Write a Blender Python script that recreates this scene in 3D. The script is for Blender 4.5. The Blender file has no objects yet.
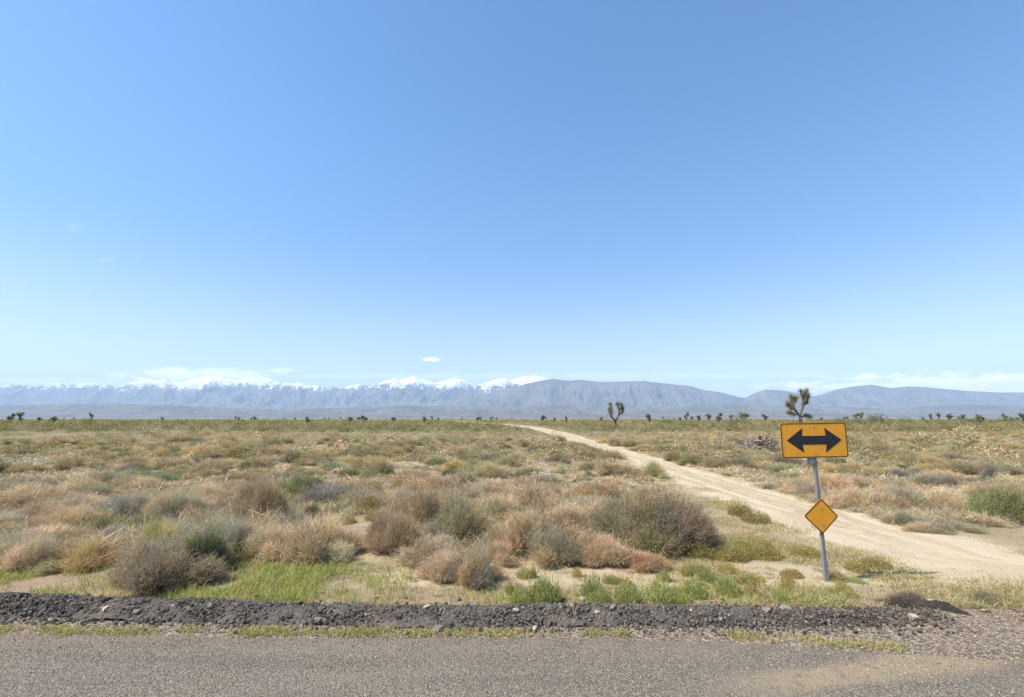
import bpy, math, random
import numpy as np

rng = np.random.default_rng(7)
random.seed(7)
R = math.radians
scene = bpy.context.scene
COL = scene.collection

# ----------------------------------------------------------------------------------------------- camera numbers
F = 480.0
W_, H_ = 1024, 697
CAM_H = 2.7
PITCH = math.atan(69.5 / F)
SUN_AZ = -106.0      # degrees from straight ahead, negative = to the left
SUN_EL = 54.0

def ray(px, py):
    a, b = (px - W_ / 2) / F, (H_ / 2 - py) / F
    c, s = math.cos(PITCH), math.sin(PITCH)
    return np.array([a, c - b * s, s + b * c])

def ground(px, py, z=0.0):
    d = ray(px, py)
    t = (z - CAM_H) / d[2]
    return float(d[0] * t), float(d[1] * t)

# ----------------------------------------------------------------------------------------------- noise
def vnoise(x, y, seed=0):
    x = np.asarray(x, float); y = np.asarray(y, float)
    xi = np.floor(x).astype(np.int64); yi = np.floor(y).astype(np.int64)
    xf = x - xi; yf = y - yi
    def h(a, b):
        n = (a * 374761393 + b * 668265263 + seed * 982451653) & 0xFFFFFFFF
        n = ((n ^ (n >> 13)) * 1274126177) & 0xFFFFFFFF
        n = n ^ (n >> 16)
        return (n & 0xFFFFFF) / float(0xFFFFFF)
    u = xf * xf * xf * (xf * (xf * 6 - 15) + 10); v = yf * yf * yf * (yf * (yf * 6 - 15) + 10)
    return (h(xi, yi) * (1 - u) + h(xi + 1, yi) * u) * (1 - v) + (h(xi, yi + 1) * (1 - u) + h(xi + 1, yi + 1) * u) * v

def fbm(x, y, seed=0, octv=4, gain=0.5):
    t = 0; a = 1; n = 0
    for k in range(octv):
        t = t + a * (vnoise(np.asarray(x) * 2 ** k, np.asarray(y) * 2 ** k, seed + k * 17) - 0.5); n += a * 0.5; a *= gain
    return t / n            # about -1..1

def sstep(a, b, x):
    t = np.clip((np.asarray(x, float) - a) / (b - a), 0, 1)
    return t * t * (3 - 2 * t)

# ----------------------------------------------------------------------------------------------- mesh helper
def make_mesh(name, verts, faces, mats, colors=None, midx=None, smooth=False):
    """faces: (n,3) or (n,4) int array, or a list of such arrays."""
    verts = np.asarray(verts, np.float32)
    fl = faces if isinstance(faces, list) else [faces]
    fl = [np.asarray(f, np.int32) for f in fl if len(f)]
    me = bpy.data.meshes.new(name)
    me.vertices.add(len(verts)); me.vertices.foreach_set('co', verts.ravel())
    loops = np.concatenate([f.ravel() for f in fl])
    tot = np.concatenate([np.full(len(f), f.shape[1], np.int32) for f in fl])
    st = np.concatenate([[0], np.cumsum(tot)[:-1]]).astype(np.int32)
    me.loops.add(len(loops)); me.loops.foreach_set('vertex_index', loops)
    me.polygons.add(len(tot)); me.polygons.foreach_set('loop_start', st); me.polygons.foreach_set('loop_total', tot)
    if midx is not None: me.polygons.foreach_set('material_index', np.asarray(midx, np.int32))
    me.polygons.foreach_set('use_smooth', np.full(len(tot), smooth, bool))
    if colors is not None:
        ca = me.color_attributes.new('Col', 'FLOAT_COLOR', 'POINT')
        c = np.ones((len(verts), 4), np.float32); c[:, :3] = colors
        ca.data.foreach_set('color', c.ravel())
    for m in (mats if isinstance(mats, (list, tuple)) else [mats]): me.materials.append(m)
    me.update(calc_edges=True); me.validate()
    return me

def link(name, me, parent=None):
    o = bpy.data.objects.new(name, me); COL.objects.link(o)
    if parent is not None: o.parent = parent
    return o

def tag(o, label, cat, group=None, kind=None):
    o['label'] = label; o['category'] = cat
    if group: o['group'] = group
    if kind: o['kind'] = kind
    return o

def empty(name, loc=(0, 0, 0)):
    o = bpy.data.objects.new(name, None); COL.objects.link(o); o.location = loc
    o.empty_display_size = 0.2
    return o

def copy_tree(o, parent=None):
    c = o.copy(); COL.objects.link(c)
    if parent is not None: c.parent = parent
    for ch in list(o.children): copy_tree(ch, c)
    return c

# ----------------------------------------------------------------------------------------------- node helper
class N:
    def __init__(s, mat):
        mat.use_nodes = True; s.t = mat.node_tree; s.t.nodes.clear()
    def n(s, typ, **kw):
        nd = s.t.nodes.new(typ)
        for k, v in kw.items():
            if k.startswith('i_'):
                key = k[2:]; key = int(key) if key.isdigit() else key
                s.set(nd.inputs[key], v)
            else: setattr(nd, k, v)
        return nd
    def set(s, inp, v):
        if isinstance(v, bpy.types.NodeSocket): s.t.links.new(v, inp)
        elif isinstance(v, bpy.types.Node): s.t.links.new(v.outputs[0], inp)
        else:
            if hasattr(inp, 'default_value') and inp.type == 'RGBA' and len(v) == 3: v = (*v, 1)
            inp.default_value = v
    def math(s, op, a, b=0.0, c=None, clamp=False):
        nd = s.n('ShaderNodeMath', operation=op, use_clamp=clamp); s.set(nd.inputs[0], a); s.set(nd.inputs[1], b)
        if c is not None: s.set(nd.inputs[2], c)
        return nd.outputs[0]
    def noise(s, vec, scale, detail=4, rough=0.55, dist=0.0):
        nd = s.n('ShaderNodeTexNoise'); s.set(nd.inputs['Vector'], vec)
        nd.inputs['Scale'].default_value = scale; nd.inputs['Detail'].default_value = detail
        nd.inputs['Roughness'].default_value = rough; nd.inputs['Distortion'].default_value = dist
        return nd.outputs['Fac']
    def ramp(s, fac, stops):
        nd = s.n('ShaderNodeValToRGB'); cr = nd.color_ramp
        while len(cr.elements) < len(stops): cr.elements.new(0.5)
        for e, (p, c) in zip(cr.elements, stops):
            e.position = p; e.color = (*c, 1) if not np.isscalar(c) else (c, c, c, 1)
        s.set(nd.inputs[0], fac); return nd.outputs[0]
    def mix(s, fac, a, b, blend='MIX'):
        nd = s.n('ShaderNodeMix', data_type='RGBA', blend_type=blend)
        s.set(nd.inputs[0], fac); s.set(nd.inputs[6], a); s.set(nd.inputs[7], b)
        return nd.outputs[2]
    def rng(s, v, a, b, c=0.0, d=1.0):
        nd = s.n('ShaderNodeMapRange', interpolation_type='SMOOTHSTEP'); s.set(nd.inputs[0], v)
        for i, q in enumerate((a, b, c, d)): nd.inputs[i + 1].default_value = q
        return nd.outputs[0]
    def bump(s, h, strength, dist):
        nd = s.n('ShaderNodeBump'); s.set(nd.inputs['Height'], h)
        nd.inputs['Strength'].default_value = strength; nd.inputs['Distance'].default_value = dist
        return nd.outputs[0]
    def out(s, sh, vol=None):
        o = s.n('ShaderNodeOutputMaterial')
        if sh is not None: s.t.links.new(sh, o.inputs['Surface'])
        if vol is not None: s.t.links.new(vol, o.inputs['Volume'])
    def bsdf(s, col, rough=0.9, spec=0.2, normal=None, metal=0.0):
        nd = s.n('ShaderNodeBsdfPrincipled')
        s.set(nd.inputs['Base Color'], col); s.set(nd.inputs['Roughness'], rough)
        nd.inputs['Specular IOR Level'].default_value = spec; nd.inputs['Metallic'].default_value = metal
        if normal is not None: s.set(nd.inputs['Normal'], normal)
        return nd.outputs[0]

def srgb(r, g, b):
    f = lambda c: (c / 255 / 12.92) if c <= 10 else ((c / 255 + 0.055) / 1.055) ** 2.4
    return (f(r), f(g), f(b))

# ----------------------------------------------------------------------------------------------- materials
def mat_plant(name, trans=0.3):
    m = bpy.data.materials.new(name); n = N(m)
    at = n.n('ShaderNodeAttribute', attribute_name='Col')
    oi = n.n('ShaderNodeObjectInfo')
    c = n.mix(1.0, at.outputs['Color'], oi.outputs['Color'], 'MULTIPLY')
    hs = n.n('ShaderNodeHueSaturation')
    n.set(hs.inputs['Color'], c)
    n.set(hs.inputs['Value'], n.math('MULTIPLY_ADD', oi.outputs['Random'], 0.26, 0.87))
    d = n.n('ShaderNodeBsdfDiffuse', i_Color=hs.outputs[0])
    t = n.n('ShaderNodeBsdfTranslucent', i_Color=hs.outputs[0])
    mx = n.n('ShaderNodeMixShader'); mx.inputs[0].default_value = trans
    n.t.links.new(d.outputs[0], mx.inputs[1]); n.t.links.new(t.outputs[0], mx.inputs[2])
    n.out(mx.outputs[0]); return m

M_TWIG = mat_plant('dry_twigs', 0.25)
M_LEAF = mat_plant('small_leaves', 0.35)

def mat_ground():
    m = bpy.data.materials.new('desert_sand_ground'); n = N(m)
    g = n.n('ShaderNodeNewGeometry').outputs['Position']
    big = n.noise(g, 0.045, 5, 0.6); med = n.noise(g, 0.55, 6, 0.62, 0.4); fine = n.noise(g, 9.0, 5, 0.7)
    grit = n.noise(g, 70.0, 3, 0.7); red = n.noise(g, 0.16, 5, 0.6, 0.6); grn = n.noise(g, 0.33, 6, 0.65, 0.8)
    sep = n.n('ShaderNodeSeparateXYZ'); n.set(sep.inputs[0], g); gx, gy = sep.outputs[0], sep.outputs[1]
    sand = n.mix(fine, (0.40, 0.31, 0.195), (0.50, 0.40, 0.27))
    litter = n.mix(fine, (0.19, 0.135, 0.08), (0.34, 0.25, 0.155))
    wob = n.math('MULTIPLY_ADD', n.noise(g, 0.9, 5, 0.65), 2.4, -1.2)
    yw = n.math('ADD', gy, n.math('MULTIPLY', wob, 0.5)); xw = n.math('ADD', gx, wob)
    strip = n.math('MULTIPLY', n.math('MULTIPLY', n.rng(yw, 8.0, 8.4), n.rng(yw, 9.2, 9.7, 1, 0)), n.rng(xw, -2.9, -2.0))
    verge = n.math('MULTIPLY', n.math('MULTIPLY', n.rng(xw, 3.6, 5.2), n.rng(xw, 10.5, 12.0, 1, 0)), n.math('MULTIPLY', n.rng(yw, 7.5, 8.3), n.rng(yw, 13, 26, 1, 0)))
    lane = n.math('MULTIPLY', n.math('MULTIPLY', n.rng(xw, 5.9, 6.9), n.rng(xw, 10.0, 11.2, 1, 0)), n.rng(yw, 8.3, 9.3))
    gap = n.math('MULTIPLY', n.math('MULTIPLY', n.rng(xw, -3.9, -3.4), n.rng(xw, -2.4, -1.9, 1, 0)), n.math('MULTIPLY', n.rng(gy, 9.2, 9.8), n.rng(gy, 13.5, 15, 1, 0)))
    open_ = n.math('MAXIMUM', n.math('MAXIMUM', strip, n.math('MULTIPLY', verge, 0.34)), n.math('MAXIMUM', lane, n.math('MULTIPLY', gap, 0.7)))
    soil = n.math('MAXIMUM', open_, n.rng(med, 0.57, 0.70, 0, 0.6))
    c = n.mix(soil, litter, sand)
    keep = n.math('SUBTRACT', 1.0, n.math('MULTIPLY', open_, 0.75))
    c = n.mix(n.math('MULTIPLY', n.math('MULTIPLY', n.rng(red, 0.50, 0.64), 0.6), keep), c, (0.27, 0.17, 0.095))
    c = n.mix(n.math('MULTIPLY', n.math('MULTIPLY', n.rng(grn, 0.47, 0.62), 0.6), keep), c, (0.19, 0.185, 0.08))
    c = n.mix(n.rng(n.noise(g, 38.0, 2, 0.5), 0.60, 0.72, 0, 0.7), c, (0.12, 0.095, 0.07))
    c = n.mix(n.math('MULTIPLY', n.rng(grit, 0.35, 0.7), 0.3), c, (0.48, 0.40, 0.28))
    # grey brown gravel of the road shoulder
    v = n.n('ShaderNodeTexVoronoi', feature='F1'); n.set(v.inputs['Vector'], g); v.inputs['Scale'].default_value = 38
    chip = n.n('ShaderNodeSeparateColor'); n.set(chip.inputs[0], v.outputs['Color'])
    gravel = n.ramp(chip.outputs[0], [(0.0, (0.06, 0.05, 0.045)), (0.4, (0.15, 0.12, 0.095)), (0.8, (0.27, 0.215, 0.165)), (1.0, (0.42, 0.35, 0.27))])
    sh = n.rng(n.math('SUBTRACT', yw, n.math('MULTIPLY', n.rng(gx, 3.0, 6.5), 0.35)), 6.9, 7.5, 1, 0)
    c = n.mix(n.math('MULTIPLY', sh, n.rng(n.noise(g, 1.6, 5, 0.65), 0.25, 0.6, 0.45, 0.95)), c, gravel)
    # far plain: pale playa patches among darker scrub soil
    far = n.rng(gy, 38, 120)
    st = n.n('ShaderNodeVectorMath', operation='MULTIPLY'); n.set(st.inputs[0], g); st.inputs[1].default_value = (0.028, 0.006, 0)
    farc = n.mix(n.math('MULTIPLY', n.rng(n.noise(st.outputs[0], 1.0, 4, 0.6), 0.50, 0.62), n.rng(gy, 170, 320)), (0.175, 0.15, 0.075), (0.36, 0.285, 0.18))
    c = n.mix(n.math('MULTIPLY', far, 0.85), c, farc)
    h = n.math('ADD', n.math('MULTIPLY', fine, 0.6), n.math('MULTIPLY', grit, 0.25))
    n.out(n.bsdf(c, 0.95, 0.1, n.bump(h, 0.7, 0.05))); return m

def mat_track():
    m = bpy.data.materials.new('pale_sand'); n = N(m)
    g = n.n('ShaderNodeNewGeometry').outputs['Position']
    st = n.n('ShaderNodeVectorMath', operation='MULTIPLY'); n.set(st.inputs[0], g); st.inputs[1].default_value = (3.2, 0.25, 1)
    streak = n.noise(st.outputs[0], 1.0, 5, 0.65, 0.3); fine = n.noise(g, 14, 5, 0.7); blot = n.noise(g, 0.9, 5, 0.6)
    c = n.mix(streak, (0.46, 0.37, 0.25), (0.575, 0.475, 0.335))
    c = n.mix(n.rng(blot, 0.5, 0.75, 0, 0.5), c, (0.43, 0.325, 0.20))
    c = n.mix(n.rng(fine, 0.55, 0.8, 0, 0.5), c, (0.36, 0.27, 0.17))
    c = n.mix(n.rng(n.noise(g, 45, 2, 0.5), 0.66, 0.74, 0, 0.55), c, (0.2, 0.16, 0.12))
    sx = n.n('ShaderNodeSeparateXYZ'); n.set(sx.inputs[0], g)
    wv = n.math('ADD', sx.outputs[0], n.math('MULTIPLY_ADD', n.noise(g, 0.35, 3, 0.5), 0.5, -0.25 - 8.45))
    mid = n.math('MULTIPLY', n.math('MULTIPLY', n.rng(n.math('ABSOLUTE', wv), 0.22, 0.42, 1, 0), n.rng(sx.outputs[1], 9.5, 13)), n.rng(sx.outputs[1], 75, 100, 1, 0))
    c = n.mix(n.math('MULTIPLY', mid, n.rng(n.noise(g, 2.2, 6, 0.7), 0.36, 0.6, 0.1, 0.75)), c, (0.33, 0.26, 0.165))
    h = n.math('ADD', fine, n.math('MULTIPLY', streak, 0.6))
    n.out(n.bsdf(c, 0.95, 0.1, n.bump(h, 0.8, 0.05))); return m

def mat_road(p0, p1):
    m = bpy.data.materials.new('worn_chip_seal_asphalt'); n = N(m)
    g = n.n('ShaderNodeNewGeometry').outputs['Position']
    v = n.n('ShaderNodeTexVoronoi', feature='F1'); n.set(v.inputs['Vector'], g); v.inputs['Scale'].default_value = 72; v.inputs['Randomness'].default_value = 1
    chip = n.n('ShaderNodeSeparateColor'); n.set(chip.inputs[0], v.outputs['Color'])
    c = n.ramp(chip.outputs[0], [(0.0, (0.077, 0.064, 0.047)), (0.35, (0.158, 0.133, 0.098)), (0.7, (0.232, 0.198, 0.148)), (1.0, (0.40, 0.345, 0.265))])
    dust = n.noise(g, 0.7, 6, 0.65, 0.3); fine = n.noise(g, 24, 4, 0.75)
    c = n.mix(n.rng(dust, 0.3, 0.75, 0.12, 0.5), c, (0.235, 0.195, 0.155))
    c = n.mix(n.rng(fine, 0.52, 0.7, 0, 0.55), c, (0.07, 0.057, 0.046))
    c = n.mix(n.rng(n.noise(g, 75, 2, 0.5), 0.64, 0.74, 0, 0.6), c, (0.42, 0.37, 0.31))
    st = n.n('ShaderNodeVectorMath', operation='MULTIPLY'); n.set(st.inputs[0], g); st.inputs[1].default_value = (0.35, 3.2, 1)
    lane = n.noise(st.outputs[0], 1.0, 4, 0.6, 0.4)
    c = n.mix(n.rng(lane, 0.48, 0.68, 0, 0.32), c, (0.125, 0.104, 0.08))
    c = n.mix(n.rng(lane, 0.30, 0.45, 0.35, 0), c, (0.27, 0.228, 0.175))
    sy = n.n('ShaderNodeSeparateXYZ'); n.set(sy.inputs[0], g)
    edge = n.math('MULTIPLY', n.rng(n.math('MULTIPLY_ADD', sy.outputs[0], 0.02, sy.outputs[1]), 5.7, 6.45), n.rng(n.noise(g, 2.4, 6, 0.7), 0.38, 0.62))
    c = n.mix(n.math('MULTIPLY', edge, 0.7), c, (0.27, 0.215, 0.155))
    # blown sand tracked onto the asphalt in a long curving streak
    sep = n.n('ShaderNodeSeparateXYZ'); n.set(sep.inputs[0], g)
    sl = (p1[1] - p0[1]) / (p1[0] - p0[0])
    wob = n.math('MULTIPLY_ADD', n.noise(g, 0.9, 4, 0.6), 0.5, -0.25)
    line = n.math('ADD', n.math('MULTIPLY_ADD', sep.outputs[0], sl, p0[1] - sl * p0[0]), wob)
    dd = n.math('ABSOLUTE', n.math('SUBTRACT', sep.outputs[1], line))
    band = n.math('MULTIPLY', n.rng(dd, 0.08, 0.36, 1, 0), n.rng(sep.outputs[0], p0[0] - 0.6, p0[0] + 1.0))
    band = n.math('MULTIPLY', band, n.rng(n.noise(g, 9, 5, 0.7), 0.25, 0.55))
    # sand skirt in the mouth of the track
    mouth = n.math('MULTIPLY', n.rng(sep.outputs[0], 4.2, 8.0), n.rng(n.noise(g, 1.3, 5, 0.65), 0.35, 0.65))
    c = n.mix(n.math('MULTIPLY', mouth, 0.65), c, (0.27, 0.205, 0.14))
    c = n.mix(n.math('MULTIPLY', band, 0.85), c, (0.37, 0.285, 0.18))
    h = n.math('ADD', n.math('MULTIPLY', n.math('SUBTRACT', 1.0, v.outputs['Distance']), 0.6), n.math('MULTIPLY', fine, 0.8))
    n.out(n.bsdf(c, 0.9, 0.2, n.bump(h, 0.9, 0.03))); return m

def mat_gravel(name, cols, scale=30, bump=0.6, dust=(0.17, 0.138, 0.108)):
    m = bpy.data.materials.new(name); n = N(m)
    g = n.n('ShaderNodeNewGeometry').outputs['Position']; oi = n.n('ShaderNodeObjectInfo')
    at = n.n('ShaderNodeAttribute', attribute_name='Col')
    f = n.noise(g, scale, 5, 0.7)
    c = n.ramp(f, [(0.3, cols[0]), (0.55, cols[1]), (0.75, cols[2])])
    c = n.mix(n.rng(n.noise(g, 1.7, 6, 0.7, 0.4), 0.46, 0.66, 0, 0.62), c, dust)
    c = n.mix(1.0, c, at.outputs['Color'], 'MULTIPLY')
    c = n.mix(1.0, c, oi.outputs['Color'], 'MULTIPLY')
    n.out(n.bsdf(c, 0.9, 0.25, n.bump(f, bump, 0.03))); return m

def mat_plain(name, col, rough=0.5, metal=0.0, spec=0.4, nscale=18, var=0.15, stretch=(1, 1, 1)):
    m = bpy.data.materials.new(name); n = N(m)
    tc = n.n('ShaderNodeTexCoord').outputs['Object']
    mp = n.n('ShaderNodeVectorMath', operation='MULTIPLY'); n.set(mp.inputs[0], tc); mp.inputs[1].default_value = stretch
    f = n.noise(mp.outputs[0], nscale, 5, 0.65)
    lo = tuple(c * (1 - var) for c in col); hi = tuple(min(1, c * (1 + var)) for c in col)
    c = n.mix(f, lo, hi)
    n.out(n.bsdf(c, n.math('MULTIPLY_ADD', f, 0.3, rough - 0.15), spec, None, metal)); return m

def mat_mountain(name, snow_z=None, tint=(0.095, 0.085, 0.08)):
    m = bpy.data.materials.new(name); n = N(m)
    geo = n.n('ShaderNodeNewGeometry'); g = geo.outputs['Position']
    f = n.noise(g, 0.0012, 8, 0.62); f2 = n.noise(g, 0.006, 6, 0.65)
    c = n.mix(n.rng(f, 0.35, 0.65), tint, tuple(t * 1.75 for t in tint))
    c = n.mix(n.rng(f2, 0.45, 0.65, 0, 0.5), c, (0.075, 0.08, 0.06))
    if snow_z:
        sep = n.n('ShaderNodeSeparateXYZ'); n.set(sep.inputs[0], g)
        sn = n.n('ShaderNodeSeparateXYZ'); n.set(sn.inputs[0], geo.outputs['Normal'])
        z = n.math('ADD', sep.outputs[2], n.math('MULTIPLY_ADD', n.noise(g, 0.0055, 7, 0.72, 0.8), 1800, -900))
        z = n.math('ADD', z, n.math('MULTIPLY_ADD', f, 700, -350))
        s = n.rng(z, snow_z - 60, snow_z + 110)
        c = n.mix(s, c, (0.86, 0.88, 0.92))
    n.out(n.bsdf(c, 0.95, 0.1, n.bump(f2, 0.85, 110.0))); return m

# ----------------------------------------------------------------------------------------------- sky, sun, camera
world = bpy.data.worlds.new('World'); scene.world = world
n = N(world)
sky = n.n('ShaderNodeTexSky', sky_type='NISHITA'); sky.sun_disc = False
sky.sun_elevation = R(SUN_EL); sky.sun_rotation = R(SUN_AZ)
sky.altitude = 800; sky.air_density = 1.0; sky.dust_density = 0.6; sky.ozone_density = 1.6
tc = n.n('ShaderNodeTexCoord').outputs['Generated']
sep = n.n('ShaderNodeSeparateXYZ'); n.set(sep.inputs[0], tc)
yy = n.math('MAXIMUM', sep.outputs[1], 0.05)
u = n.math('DIVIDE', sep.outputs[0], yy); v = n.math('DIVIDE', sep.outputs[2], yy)
cmb = n.n('ShaderNodeCombineXYZ'); n.set(cmb.inputs[0], n.math('MULTIPLY', u, 16.0)); n.set(cmb.inputs[1], n.math('MULTIPLY', v, 75.0))
cn = n.noise(cmb.outputs[0], 1.0, 6, 0.6, 0.3)
total = None
for px, py, sx, sy, gain in ((190, 374, 85, 8, 0.55), (430, 359.5, 12, 2.6, 0.6), (282, 371, 16, 4, 0.35), (150, 383, 34, 6, 0.8), (985, 383, 170, 12, 1.0), (868, 377, 10, 5, 0.6), (960, 387, 240, 8, 0.95), (40, 382, 120, 5, 0.35),
                             (105, 260, 12, 4, 0.06), (75, 228, 12, 5, 0.05), (560, 376, 420, 4, 0.12)):
    d = ray(px, py); u0, v0 = d[0] / d[1], d[2] / d[1]
    a = n.math('DIVIDE', n.math('SUBTRACT', u, u0), sx / F); b = n.math('DIVIDE', n.math('SUBTRACT', v, v0), sy / F)
    r2 = n.math('ADD', n.math('MULTIPLY', a, a), n.math('MULTIPLY', b, b))
    k = n.math('ADD', n.math('SUBTRACT', 1.0, r2), n.math('MULTIPLY_ADD', cn, 3.0, -1.45))
    k = n.math('MULTIPLY', n.rng(k, 0.0, 1.1), gain)
    total = k if total is None else n.math('MAXIMUM', total, k)
total = n.math('MULTIPLY', total, n.math('GREATER_THAN', sep.outputs[1], 0.1))
hsv = n.n('ShaderNodeHueSaturation', i_Hue=0.499); n.set(hsv.inputs['Color'], sky.outputs[0]); n.set(hsv.inputs['Saturation'], n.rng(sep.outputs[2], 0.0, 0.34, 0.82, 1.20)); n.set(hsv.inputs['Value'], n.rng(sep.outputs[2], 0.0, 0.55, 0.90, 1.28))
colr = n.mix(total, hsv.outputs[0], (10.5, 10.3, 9.9))
bg = n.n('ShaderNodeBackground'); n.set(bg.inputs[0], colr); bg.inputs[1].default_value = 0.118
wo = n.n('ShaderNodeOutputWorld'); n.t.links.new(bg.outputs[0], wo.inputs[0])

sl = bpy.data.lights.new('sun', 'SUN'); sl.energy = 4.5; sl.angle = R(0.53); sl.color = (1.0, 0.935, 0.82)
so = bpy.data.objects.new('sun', sl); COL.objects.link(so)
az, el = R(SUN_AZ), R(SUN_EL)
sd = np.array([math.sin(az) * math.cos(el), math.cos(az) * math.cos(el), math.sin(el)])
import mathutils
so.rotation_euler = mathutils.Vector(sd).to_track_quat('Z', 'Y').to_euler()
so.location = (-20, 0, 40)

cam = bpy.data.cameras.new('camera'); cam.sensor_width = 36; cam.lens = F / W_ * 36; cam.clip_start = 0.05; cam.clip_end = 120000
co = bpy.data.objects.new('camera', cam); COL.objects.link(co)
co.location = (0, 0, CAM_H); co.rotation_euler = (R(90) + PITCH, 0, 0)
scene.camera = co
scene.view_settings.view_transform = 'Standard'; scene.view_settings.look = 'None'
scene.view_settings.exposure = 0.72; scene.view_settings.gamma = 1
scene.cycles.use_denoising = True
scene.cycles.max_bounces = 6; scene.cycles.diffuse_bounces = 3; scene.cycles.transmission_bounces = 3; scene.cycles.volume_bounces = 3
scene.cycles.transparent_max_bounces = 8

# ----------------------------------------------------------------------------------------------- terrain
def road_far(x): return 6.43 - 0.012 * np.clip(x, -30, 2.5) - 0.16 * np.clip(np.asarray(x, float) - 2.5, 0, 4.5)   # far edge of the asphalt
TRK_C, TRK_W = 8.45, 2.7     # straight sand track leading away from the road
def track_edges(y):
    y = np.asarray(y, float)
    cx = TRK_C - 0.0006 * np.clip(y - 70, 0, 180) ** 2 - 0.216 * np.clip(y - 250, 0, None)
    hw = TRK_W / 2 + 0.012 * np.clip(y - 50, 0, 110)
    l = cx - hw - 0.25 * sstep(12.5, 9.0, y) ; r = cx + hw + 0.5 * sstep(13, 10, y) + 5.0 * sstep(10.0, 8.4, y)
    return l, r
def on_track(x, y, m=0.0):
    l, r = track_edges(y); return (x > l - m) & (x < r + m) & (np.asarray(y) > 7.6)

def hgt(x, y):
    x = np.asarray(x, float); y = np.asarray(y, float)
    a = 0.05 * fbm(x * 0.9, y * 0.9, 3, 4) * sstep(7.3, 9.0, y)
    a = a + 0.16 * (fbm(x * 0.22, y * 0.22, 11, 3) ) * sstep(9.5, 18, y)
    a = a + 0.30 * fbm(x * 0.02, y * 0.02, 23, 3) * sstep(60, 160, y)
    r = np.hypot(x, y)
    a = a * (1 - sstep(400, 900, r))
    l, rr = track_edges(y)
    d = np.maximum(l - x, x - rr)           # negative inside the track
    a = np.where(y > 7.6, a * sstep(0.0, 2.5, d), a)
    return a

def build_ground():
    rr = [0.0]; r = 1.2
    while r < 31000: rr.append(r); r *= 1.022 if r < 60 else 1.035 if r < 500 else 1.12
    rr = np.array(rr[1:] + [31000.0])
    th = np.concatenate([np.arange(-75, 75, 0.28), np.arange(75, 285, 2.0)])   # from +Y, clockwise
    T = np.radians(th); nT = len(T); nR = len(rr)
    X = np.outer(rr, np.sin(T)); Y = np.outer(rr, np.cos(T)); Z = hgt(X, Y) - 0.004
    V = np.concatenate([[[0, 0, -0.004]], np.stack([X, Y, Z], -1).reshape(-1, 3)])
    i = np.arange(nR - 1)[:, None]; j = np.arange(nT)[None, :]; j2 = (j + 1) % nT
    q = np.stack([1 + i * nT + j, 1 + i * nT + j2, 1 + (i + 1) * nT + j2, 1 + (i + 1) * nT + j], -1).reshape(-1, 4)[:, ::-1]
    jj = np.arange(nT); t = np.stack([np.zeros(nT, int), 1 + (jj + 1) % nT, 1 + jj], -1)
    o = link('ground', make_mesh('ground', V, [q, t], mat_ground(), smooth=True))
    tag(o, 'sandy desert plain with dry litter reaching to the mountains', 'ground', kind='structure')
build_ground()

def build_track():
    ys = [8.1]
    while ys[-1] < 560: ys.append(ys[-1] + min(0.12 + 0.010 * (ys[-1] - 7.75), 4.0))
    ys = np.array(ys); K = 41; s = np.linspace(0, 1, K)
    l, r = track_edges(ys)
    l = l + 0.40 * fbm(ys * 0.6, ys * 0 + 3, 41, 4) - 0.25; r = r + 0.45 * fbm(ys * 0.8, ys * 0 + 9, 43, 4) + 0.25
    X = l[:, None] + (r - l)[:, None] * s[None]; Y = np.repeat(ys[:, None], K, 1)
    c = (l + r)[:, None] / 2
    prof = 0.03 * sstep(0, 0.1, s) * sstep(1, 0.9, s)
    Z = -0.022 + prof[None] + 0 * X
    for off in (-0.68, 0.72):
        Z -= 0.038 * np.exp(-((X - (c + off + 0.1 * fbm(Y * 0.2, Y * 0, 5, 2))) / 0.15) ** 2) * sstep(8.5, 12, Y)
    Z += 0.02 * fbm(X * 2.5, Y * 1.0, 77, 5) + 0.008 * fbm(X * 9, Y * 9, 78, 3) * (Y < 40)
    Z -= 0.035 * sstep(9.5, 8.5, Y + 0.6 * fbm(X * 0.7, Y * 0.9, 79, 4) - 0.10 * np.clip(X - 8, -2, 4))
    V = np.stack([X, Y, Z], -1).reshape(-1, 3)
    i = np.arange(len(ys) - 1)[:, None]; j = np.arange(K - 1)[None]
    q = np.stack([i * K + j, i * K + j + 1, (i + 1) * K + j + 1, (i + 1) * K + j], -1).reshape(-1, 4)
    o = link('dirt_track', make_mesh('dirt_track', V, q, mat_track(), smooth=True))
    tag(o, 'pale sand track running straight away from the paved road', 'dirt track', kind='structure')
build_track()

def build_road():
    xs = np.concatenate([[-400, -200, -100, -50], np.arange(-25, 25.01, 0.25), [50, 100, 200, 400]]); K = 13
    far = road_far(xs) + 0.07 * fbm(xs * 0.5, xs * 0, 51, 3) + 0.05 * fbm(xs * 3, xs * 0, 52, 3)
    near = np.full_like(xs, -4.2)
    s = np.concatenate([np.linspace(0, 0.992, K - 1), [1.0]])
    Y = near[:, None] + (far - near)[:, None] * s[None]; X = np.repeat(xs[:, None], K, 1); Z = np.full_like(X, 0.004)
    Z[:, -1] = -0.012
    V = np.stack([X, Y, Z], -1).reshape(-1, 3)
    i = np.arange(len(xs) - 1)[:, None]; j = np.arange(K - 1)[None]
    q = np.stack([i * K + j, (i + 1) * K + j, (i + 1) * K + j + 1, i * K + j + 1], -1).reshape(-1, 4)
    p0, p1 = ground(735, 690), ground(1024, 650)
    o = link('road', make_mesh('road', V, q, mat_road(p0, p1), smooth=True))
    tag(o, 'worn grey brown paved road crossing in front of the scrub', 'road', kind='structure')
build_road()

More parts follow.
